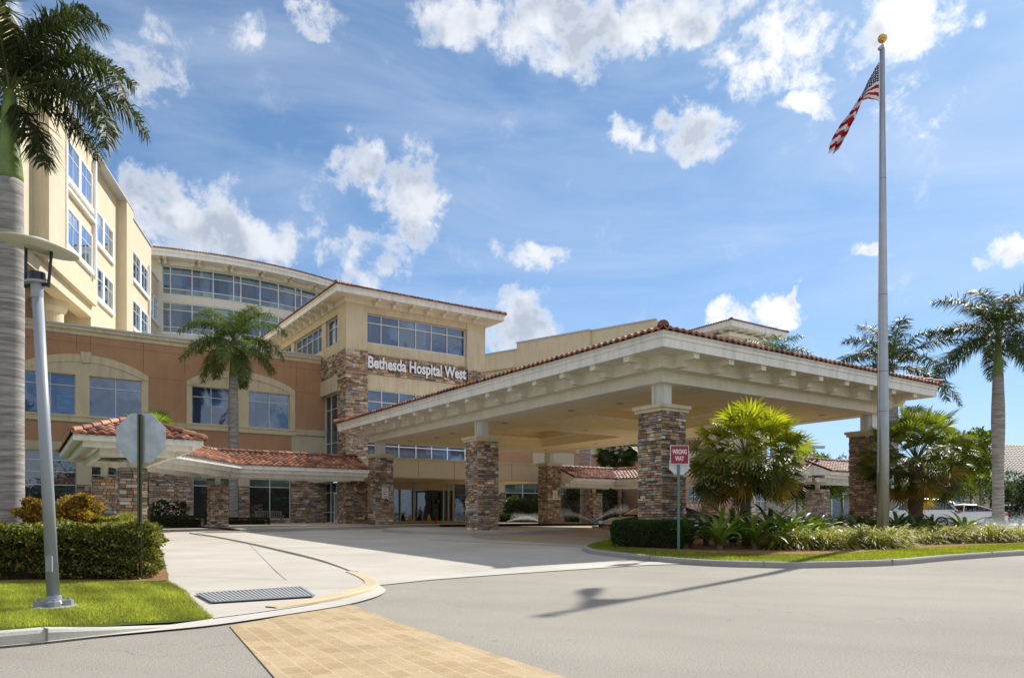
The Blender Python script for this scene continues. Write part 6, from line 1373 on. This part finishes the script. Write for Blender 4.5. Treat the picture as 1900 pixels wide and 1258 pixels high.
# floodlight on the flank wall
u_, v_ = UT-.12, 2.5
FL = thing('wall_light', 'twin white floodlight on the dark stone pier by the side door', 'lamp', P(u_, v_, 3.25)); mb = MB()
X, Y, _ = P(u_, v_); mb.lathe((X, Y, 3.2), [(.05, 0), (.10, .05), (.10, .14), (.04, .18)], 12); mb.lathe((X+.12, Y-.05, 3.02), [(.05, 0), (.11, .05), (.11, .15), (.04, .19)], 12); mb.tube([(X, Y, 3.25), (X+.12, Y-.05, 3.15)], .03, 6); mb.build('lamp_head', M['light_globe'], FL)
# wet-floor signs, cone, bench
def aframe(x, y, z, rz=0.0):
    t = thing('wet_floor_sign', '', 'floor sign', (x, y, z)); c, s = math.cos(rz), math.sin(rz)
    def f(p): return (x+p[0]*c-p[1]*s, y+p[0]*s+p[1]*c, z+p[2])
    for sg in (-1, 1):
        mb = MB(f); yb, yt = sg*.20, sg*.02
        def q(xx, h): return (xx, yb+(yt-yb)*h/.64, h)
        w0, w1 = .155, .085
        poly = [q(-w0, 0), q(-w0+.05, 0), q(-.09, .14), q(.09, .14), q(w0-.05, 0), q(w0, 0), q(w1, .56), q(.06, .64), q(-.06, .64), q(-w1, .56)]
        mb.prism(poly, (0, .012*sg, 0)); mb.build('panel', M['yellow_plastic'], t)
    mb = MB(f); mb.box((-.05, -.03, .655), (.05, .03, .68)); mb.build('handle', M['yellow_plastic'], t)
    mb = MB(f); mb.prism([(-.05, -.150, .22), (.05, -.150, .22), (.0, -.105, .40)], (0, -.004, 0)); mb.build('warning_mark', M['dark_trim'], t); return t
X, Y, _ = P(UT-.9, 8.3); w1_ = aframe(X, Y, .66, .4); w1_['label'] = 'yellow wet-floor stand in front of the sliding door'
X, Y, _ = P(UT-.75, 6.75); w2_ = copy_thing(w1_, (X, Y, .66), 'yellow wet-floor stand left of the sliding door beside the glass'); 
X, Y, _ = P(UT-.85, 9.0); CN = thing('traffic_cone', 'small red cone beside the yellow wet-floor stand at the door', 'cone', (X, Y, .66)); mb = MB(); mb.box((X-.13, Y-.13, .655), (X+.13, Y+.13, .68)); mb.build('foot', M['red_plastic'], CN); mb = MB(); mb.lathe((X, Y, .68), [(.10, 0), (.03, .46), (.028, .48)], 16); mb.build('cone_body', M['red_plastic'], CN)
BN = thing('slatted_bench', 'weathered slatted bench before the dark ground-floor window', 'bench', P(UW-1.4, -2.6, .62))
def BF(p): return P(UW-1.4-p[1], -3.65+p[0], .60+p[2])
mb = MB(BF, True)
for k in range(14): mb.box((.10+k*.135, -.28, .45), (.16+k*.135, -.25, .90))
mb.box((0, -.29, .90), (2.0, -.23, .97)); mb.box((0.05, -.28, .41), (1.95, -.24, .45)); mb.build('backrest', M['bench_wood'], BN)
mb = MB(BF, True)
for k in range(5): mb.box((0.03, -.20+k*.10, .40), (1.97, -.12+k*.10, .43))
mb.build('seat', M['bench_wood'], BN)
for x_ in (.0, 1.92):
    for y_ in (-.28, .24): mb = MB(BF, True); mb.box((x_, y_, 0), (x_+.08, y_+.07, .62 if y_ > 0 else .9)); mb.build('leg', M['bench_wood'], BN)
    mb = MB(BF, True); mb.box((x_-.01, -.22, .62), (x_+.09, .33, .66)); mb.build('armrest', M['bench_wood'], BN)
# accessible-parking sign and lot lamp, parking lot post
px_, py_ = at_x(1773, 52), 52.0
AP = thing('parking_sign', 'blue and white parking sign on a dark post in front of the clinic', 'sign', (px_, py_, .5)); mb = MB(); mb.box((px_-.04, py_, .45), (px_+.04, py_+.05, 2.2)); mb.build('post', M['dark_trim'], AP); mb = MB(); mb.box((px_-.22, py_-.03, 2.15), (px_+.22, py_-.01, 2.55)); mb.build('blue_plate', M['sign_blue'], AP); mb = MB(); mb.box((px_-.18, py_-.03, 1.85), (px_+.18, py_-.01, 2.14)); mb.build('white_plate', M['sign_white'], AP)
mb = MB(); xx_, yy_ = at_x(1760, 50), 50.0
PL = thing('light_pole', 'plain pale pole standing between the parked cars and the clinic', 'pole', (xx_, yy_, .5)); mb.tube([(xx_, yy_, .45), (xx_, yy_, 6.0)], .09, 12); mb.build('pole', M['beam_paint'], PL)
xx_, yy_ = at_x(1511, 70), 70.0
LL = thing('lot_lamp', 'distant grey lot lamp with a flat arm over the green tree', 'lamp', (xx_, yy_, .5)); mb = MB(); mb.tube([(xx_, yy_, .45), (xx_, yy_, 7.8)], .09, 10); mb.build('pole', M['steel'], LL); mb = MB(); mb.box((xx_-.15, yy_-.2, 7.7), (xx_+.95, yy_+.2, 7.95)); mb.build('lamp_head', M['steel'], LL)
# ================================================================== CARS
def car(nm, label, x, y, z, rz, paint, kind='sedan', s=1.0):
    t = thing(nm, label, 'car', (x, y, z)); c, sn = math.cos(rz), math.sin(rz)
    def f(p): return (x+(p[0]*c-p[1]*sn)*s, y+(p[0]*sn+p[1]*c)*s, z+p[2]*s)
    # side profile x: rear -2.3 .. front 2.3
    if kind == 'sedan': low = [(-2.32, .42, .72), (-2.3, .35, .92), (-1.9, .30, 1.02), (-1.2, .28, 1.0), (0, .26, .98), (.9, .28, .96), (1.7, .3, .86), (2.2, .35, .70), (2.33, .42, .58)]; cab = [(-1.75, 1.00), (-1.25, 1.24), (-.7, 1.41), (0.0, 1.45), (.45, 1.40), (.85, 1.22), (1.25, .97)]
    else: low = [(-2.25, .45, .98), (-2.22, .38, 1.06), (-1.8, .33, 1.09), (-1.0, .3, 1.08), (0, .3, 1.07), (.9, .3, 1.05), (1.6, .33, .98), (2.1, .38, .84), (2.25, .45, .66)]; cab = [(-2.18, 1.06), (-2.0, 1.42), (-1.6, 1.66), (-.5, 1.72), (.35, 1.66), (.75, 1.42), (1.15, 1.06)]
    W2 = .90; mb = MB(f); rows = []
    for i, (xx, zb_, zt_) in enumerate(low):
        e = 1-.16*(abs(xx)/2.33)**5; w = W2*e
        rows.append([mb.pt(q) for q in ((xx, -w*.93, zb_), (xx, -w, zb_+.12), (xx, -w*1.01, (zb_+zt_)/2), (xx, -w*.96, zt_-.04), (xx, -w*.80, zt_), (xx, w*.80, zt_), (xx, w*.96, zt_-.04), (xx, w*1.01, (zb_+zt_)/2), (xx, w, zb_+.12), (xx, w*.93, zb_))])
    for a_, b_ in zip(rows, rows[1:]):
        for k in range(10): mb.face([a_[k], a_[(k+1) % 10], b_[(k+1) % 10], b_[k]])
    mb.face(rows[0]); mb.face(rows[-1][::-1]); body = mb.build('body', paint, t, smooth=True)
    mb = MB(f); rows = []; mz = max(q[1] for q in cab)
    for (xx, zt_) in cab:
        h = (zt_-.97)/(mz-.97); w0, w1 = .80, .80-.20*h; zb_ = .93
        rows.append([mb.pt(q) for q in ((xx, -w0, zb_), (xx, -w1, zt_-.05*h), (xx, -w1*.8, zt_), (xx, w1*.8, zt_), (xx, w1, zt_-.05*h), (xx, w0, zb_))])
    for a_, b_ in zip(rows, rows[1:]):
        for k in range(5): mb.face([a_[k], a_[k+1], b_[k+1], b_[k]])
    mb.build('windows', M['car_glass'], t, smooth=True)
    mb = MB(f); rows = []
    top = cab[2:5] if kind == 'sedan' else cab[1:5]
    for (xx, zt_) in top:
        h = (zt_-.97)/(mz-.97); w1 = .80-.20*h+.012; rows.append([mb.pt(q) for q in ((xx, -w1, zt_-.07*h), (xx, -w1*.8, zt_+.012), (xx, w1*.8, zt_+.012), (xx, w1, zt_-.07*h))])
    for a_, b_ in zip(rows, rows[1:]):
        for k in range(3): mb.face([a_[k], a_[k+1], b_[k+1], b_[k]])
    mb.build('roof', paint, t, smooth=True)
    for sg in (-1, 1):                       # pillars
        for (xa, za, xb, zb2) in ((cab[-1][0], .97, cab[-3][0], cab[-3][1]), (cab[0][0], 1.0, cab[2][0], cab[2][1]), (.0, .97, -.05, mz-.04)):
            mb = MB(f); ha = .79; hb = .80-.20*(zb2-.97)/(mz-.97)+.008; mb.tube([(xa, sg*ha, za), (xb, sg*hb, zb2-.03)], .035, 6); mb.build('pillar', paint, t)
        for wx_ in (-1.38, 1.42):
            mb = MB(f); 
            def cyl(mb, r, y0, y1, n=24):
                a_ = [mb.pt((wx_+r*math.cos(2*math.pi*k/n), y0, .33+r*math.sin(2*math.pi*k/n))) for k in range(n)]; b_ = [mb.pt((wx_+r*math.cos(2*math.pi*k/n), y1, .33+r*math.sin(2*math.pi*k/n))) for k in range(n)]
                mb.face(a_); mb.face(b_[::-1])
                for k in range(n): mb.face([a_[k], a_[(k+1) % n], b_[(k+1) % n], b_[k]])
            cyl(mb, .33, sg*.70, sg*.915); wh = mb.build('wheel', M['tyre'], t); mb = MB(f)
            for k in range(7):
                a = k*2*math.pi/7; mb.prism([(wx_+.03*math.cos(a+1.3), sg*.918, .33+.03*math.sin(a+1.3)), (wx_+.21*math.cos(a+.16), sg*.918, .33+.21*math.sin(a+.16)), (wx_+.21*math.cos(a-.16), sg*.918, .33+.21*math.sin(a-.16)), (wx_+.03*math.cos(a-1.3), sg*.918, .33+.03*math.sin(a-1.3))], (0, sg*.01, 0))
            n = 20; a_ = [mb.pt((wx_+.235*math.cos(2*math.pi*k/n), sg*.92, .33+.235*math.sin(2*math.pi*k/n))) for k in range(n)]; b_ = [mb.pt((wx_+.20*math.cos(2*math.pi*k/n), sg*.925, .33+.20*math.sin(2*math.pi*k/n))) for k in range(n)]
            for k in range(n): mb.face([a_[k], a_[(k+1) % n], b_[(k+1) % n], b_[k]])
            mb.build('rim', M['rim'], wh)
        mb = MB(f); zz = .86 if kind == 'sedan' else .98; mb.box((-2.335, sg*.45, zz-.12), (-2.16, sg*.86, zz+.02)); mb.build('tail_light', M['tail_red'], t)
        mb = MB(f); zz = .66 if kind == 'sedan' else .78; mb.box((2.1, sg*.5, zz-.06), (2.30, sg*.82, zz+.06)); mb.build('headlight', M['head_lamp'], t)
        mb = MB(f); mb.box((.85, sg*.88, .98), (1.0, sg*1.03, 1.10)); mb.build('wing_mirror', paint, t)
    return t
car('parked_car', 'white utility vehicle behind the olive fan palm', at_x(1692, 43), 43.0, .5, R(160), M['car_white'], 'suv')
car('parked_car', 'dark grey utility vehicle with red rear lamps next to the white one', at_x(1722, 48), 48.0, .5, R(118), M['car_grey'], 'suv')
car('parked_car', 'white car with a hazy windscreen behind the white sedan', at_x(1765, 53), 53.0, .5, R(150), M['car_white'], 'sedan')
car('parked_car', 'white sedan with its wheel showing behind the sunlit lily', at_x(1786, 46.0), 46.0, .50, R(152), M['car_white'], 'sedan')
car('parked_car', 'silver sedan with red tail lamps behind the far palm trunk', at_x(1866, 49), 49.0, .5, R(205), M['car_silver'], 'sedan')
car('parked_car', 'dark sedan under the canopy behind the box hedge', at_x(1218, 30.8), 30.8, .28, R(195), M['car_dark'], 'sedan')
# ================================================================== PEOPLE
def person(x, y, z, h, rz, label, lean=0.0):
    t = thing('person', label, 'person', (x, y, z)); k = h/1.75; c, s = math.cos(rz), math.sin(rz)
    def f(p): return Vector(((p[0]*c-p[1]*s)*k, (p[0]*s+p[1]*c)*k, p[2]*k))
    J = {'pel': (0, 0, .95, .135), 'wai': (0, 0, 1.10, .125), 'che': (0, .01, 1.30, .155), 'nk': (0, 0, 1.47, .06), 'hd0': (0, -.01, 1.55, .065), 'hd1': (0, -.015, 1.64, .085), 'hd2': (0, -.01, 1.72, .06),
         'sl': (-.18, 0, 1.40, .065), 'el': (-.235, .02, 1.12, .045), 'wl': (-.22, -.08, .90, .032), 'hl': (-.21, -.11, .80, .035), 'sr': (.18, 0, 1.40, .065), 'er': (.235, .02, 1.12, .045), 'wr': (.22, -.08, .90, .032), 'hr': (.21, -.11, .80, .035),
         'll': (-.09, 0, .88, .105), 'kl': (-.10, -.01, .50, .07), 'al': (-.10, .02, .09, .045), 'fl': (-.10, -.14, .035, .04), 'lr': (.09, 0, .88, .105), 'kr': (.10, -.04, .50, .07), 'ar': (.10, .0, .09, .045), 'fr': (.10, -.16, .035, .04)}
    E = [('pel', 'wai'), ('wai', 'che'), ('che', 'nk'), ('nk', 'hd0'), ('hd0', 'hd1'), ('hd1', 'hd2'), ('che', 'sl'), ('sl', 'el'), ('el', 'wl'), ('wl', 'hl'), ('che', 'sr'), ('sr', 'er'), ('er', 'wr'), ('wr', 'hr'), ('pel', 'll'), ('ll', 'kl'), ('kl', 'al'), ('al', 'fl'), ('pel', 'lr'), ('lr', 'kr'), ('kr', 'ar'), ('ar', 'fr')]
    def skin(keys, edges, name, m, grow=0.0):
        me = bpy.data.meshes.new(name); idx = {q: i for i, q in enumerate(keys)}; me.from_pydata([f(J[q][:3]) for q in keys], [(idx[a], idx[b]) for a, b in edges], [])
        o = bpy.data.objects.new(name, me); S.collection.objects.link(o); md = o.modifiers.new('s', 'SKIN')
        for i, q in enumerate(keys):
            r = (J[q][3]+grow)*k; me.skin_vertices[0].data[i].radius = (r, r*.8)
        me.skin_vertices[0].data[0].use_root = True; sb = o.modifiers.new('b', 'SUBSURF'); sb.levels = 2; sb.render_levels = 2
        dg = bpy.context.evaluated_depsgraph_get(); m2 = bpy.data.meshes.new_from_object(o.evaluated_get(dg)); bpy.data.objects.remove(o); m2.materials.clear(); m2.materials.append(m)
        for p in m2.polygons: p.use_smooth = True
        o2 = bpy.data.objects.new(name, m2); S.collection.objects.link(o2); o2.parent = t; return o2
    skin(list(J), E, 'body', M['skin'])
    skin(['wai', 'pel', 'che', 'sl', 'sr', 'el', 'er'], [('pel', 'wai'), ('wai', 'che'), ('che', 'sl'), ('che', 'sr'), ('sl', 'el'), ('sr', 'er')], 'shirt', M['shirt'], .016)
    skin(['pel', 'll', 'kl', 'al', 'lr', 'kr', 'ar'], [('pel', 'll'), ('ll', 'kl'), ('kl', 'al'), ('pel', 'lr'), ('lr', 'kr'), ('kr', 'ar')], 'trousers', M['trousers'], .012)
    J['hd1'] = (0, .008, 1.665, .088); J['hd2'] = (0, .01, 1.735, .06); J['hb'] = (0, .035, 1.58, .055)
    skin(['hd1', 'hd2', 'hb'], [('hd1', 'hd2'), ('hd1', 'hb')], 'hair', M['hair'], .006)
    return t
for i, (pp_, Yp, hh2, lab) in enumerate(((1280.5, 46.5, 1.70, 'person in a pale blue shirt nearest the stone pier, leftmost of the group of three'), (1288, 46.9, 1.73, 'person in a pale blue shirt with grey hair, middle of the group of three'), (1295, 47.3, 1.76, 'person in a pale blue shirt with grey hair, rightmost of the group of three'))):
    person(at_x(pp_, Yp), Yp, g(Yp)+.02, hh2, R(180+10*i), lab)
# wooden armchair beside the people
x_, y_ = at_x(1303, 46), 46.0; AC = thing('wooden_chair', 'dark wooden chair right of the group of people', 'chair', (x_, y_, .5)); mb = MB(); mb.box((x_-.28, y_-.25, .90), (x_+.28, y_+.25, .94)); mb.build('seat', M['dark_wood'], AC); mb = MB(); mb.box((x_-.28, y_-.28, 1.36), (x_+.28, y_-.24, 1.42))
for k in range(5): mb.box((x_-.27+k*.125, y_-.275, .94), (x_-.23+k*.125, y_-.245, 1.36))
mb.build('backrest', M['dark_wood'], AC)
for sx3 in (-.26, .26):
    for sy3 in (-.23, .23): mb = MB(); mb.box((x_+sx3-.025, y_+sy3-.025, .48), (x_+sx3+.025, y_+sy3+.025, .90)); mb.build('leg', M['dark_wood'], AC)
# ================================================================== SPRINKLERS
def spray(nm, label, x, y, z, fans, n=2600, size=.02, haze=0):
    t = thing('sprinkler', label, 'sprinkler', (x, y, z)); mb = MB(); mb.lathe((x, y, z-.02), [(.03, 0), (.03, .10), (.015, .12)], 10); mb.build('nozzle', M['dark_trim'], t)
    Vs = []
    for (az, el_, L_, sp) in fans:
        m = n//len(fans); s = rng.random(m)**.8; a = az+rng.normal(0, sp, m); e = el_+rng.normal(0, sp*.35, m); r = L_*s
        p = np.column_stack([x+np.sin(a)*np.cos(e)*r, y+np.cos(a)*np.cos(e)*r, z+.12+np.sin(e)*r-.9*L_*.32*s*s+rng.normal(0, .05, m)*s*L_]); Vs.append(p)
    p = np.concatenate(Vs); p = p[p[:, 2] > z+.02]; D = rdir(len(p)); V, F, C = cards(p, D, unit(np.cross(D, rdir(len(p)))), size, size*.6, np.full((len(p), 3), .8)); o = arrays('water_spray', V, F, None, M['mist'], t); o['kind'] = 'stuff'; return t
spray('s', 'lawn sprinkler throwing two jets before the dark shrubs', at_x(1100, 55), 55.0, .62, [(R(85), .62, 3.4, .12), (R(-85), .55, 2.6, .12), (R(0), .9, 3, .8)], 9000, .032)
spray('s', 'lawn sprinkler beside the back canopy column', at_x(1003, 57), 57.0, .62, [(R(80), .6, 3, .1), (R(-80), .45, 2.6, .2)], 4500, .032)
spray('s', 'lawn sprinkler spraying left before the lobby-side hedge', at_x(940, 58), 58.0, .62, [(R(85), .35, 3.4, .1)], 3500, .032)
spray('s', 'sprinkler misting the base of the far right palm', at_x(1862, 40), 40.0, .5, [(R(90), .3, 3.5, .5), (R(-90), .3, 2.8, .5)], 14000, .030)
spray('s', 'sprinkler misting between the parked cars and the clinic', at_x(1766, 47), 47.0, .5, [(R(-80), .75, 4.0, .2), (R(60), .5, 2.4, .3)], 10000, .030)
spray('s', 'sprinkler misting the ground below the staked trees', at_x(1455, 46), 46.0, .5, [(R(-80), .7, 3.6, .5), (R(80), .6, 3.6, .5), (R(10), 1.0, 2.6, .9)], 18000, .030)
for px_, gY in ((1060, 54), (1160, 54)): pass
struct(sheet('far_verge', [P(26.4, 15.5)[:2], P(27.6, 15.5)[:2], P(38.9, 15.5)[:2], P(38.9, 48)[:2], P(28.5, 48)[:2], P(28.5, 26)[:2], P(26.9, 26)[:2]], M['turf'], .165))
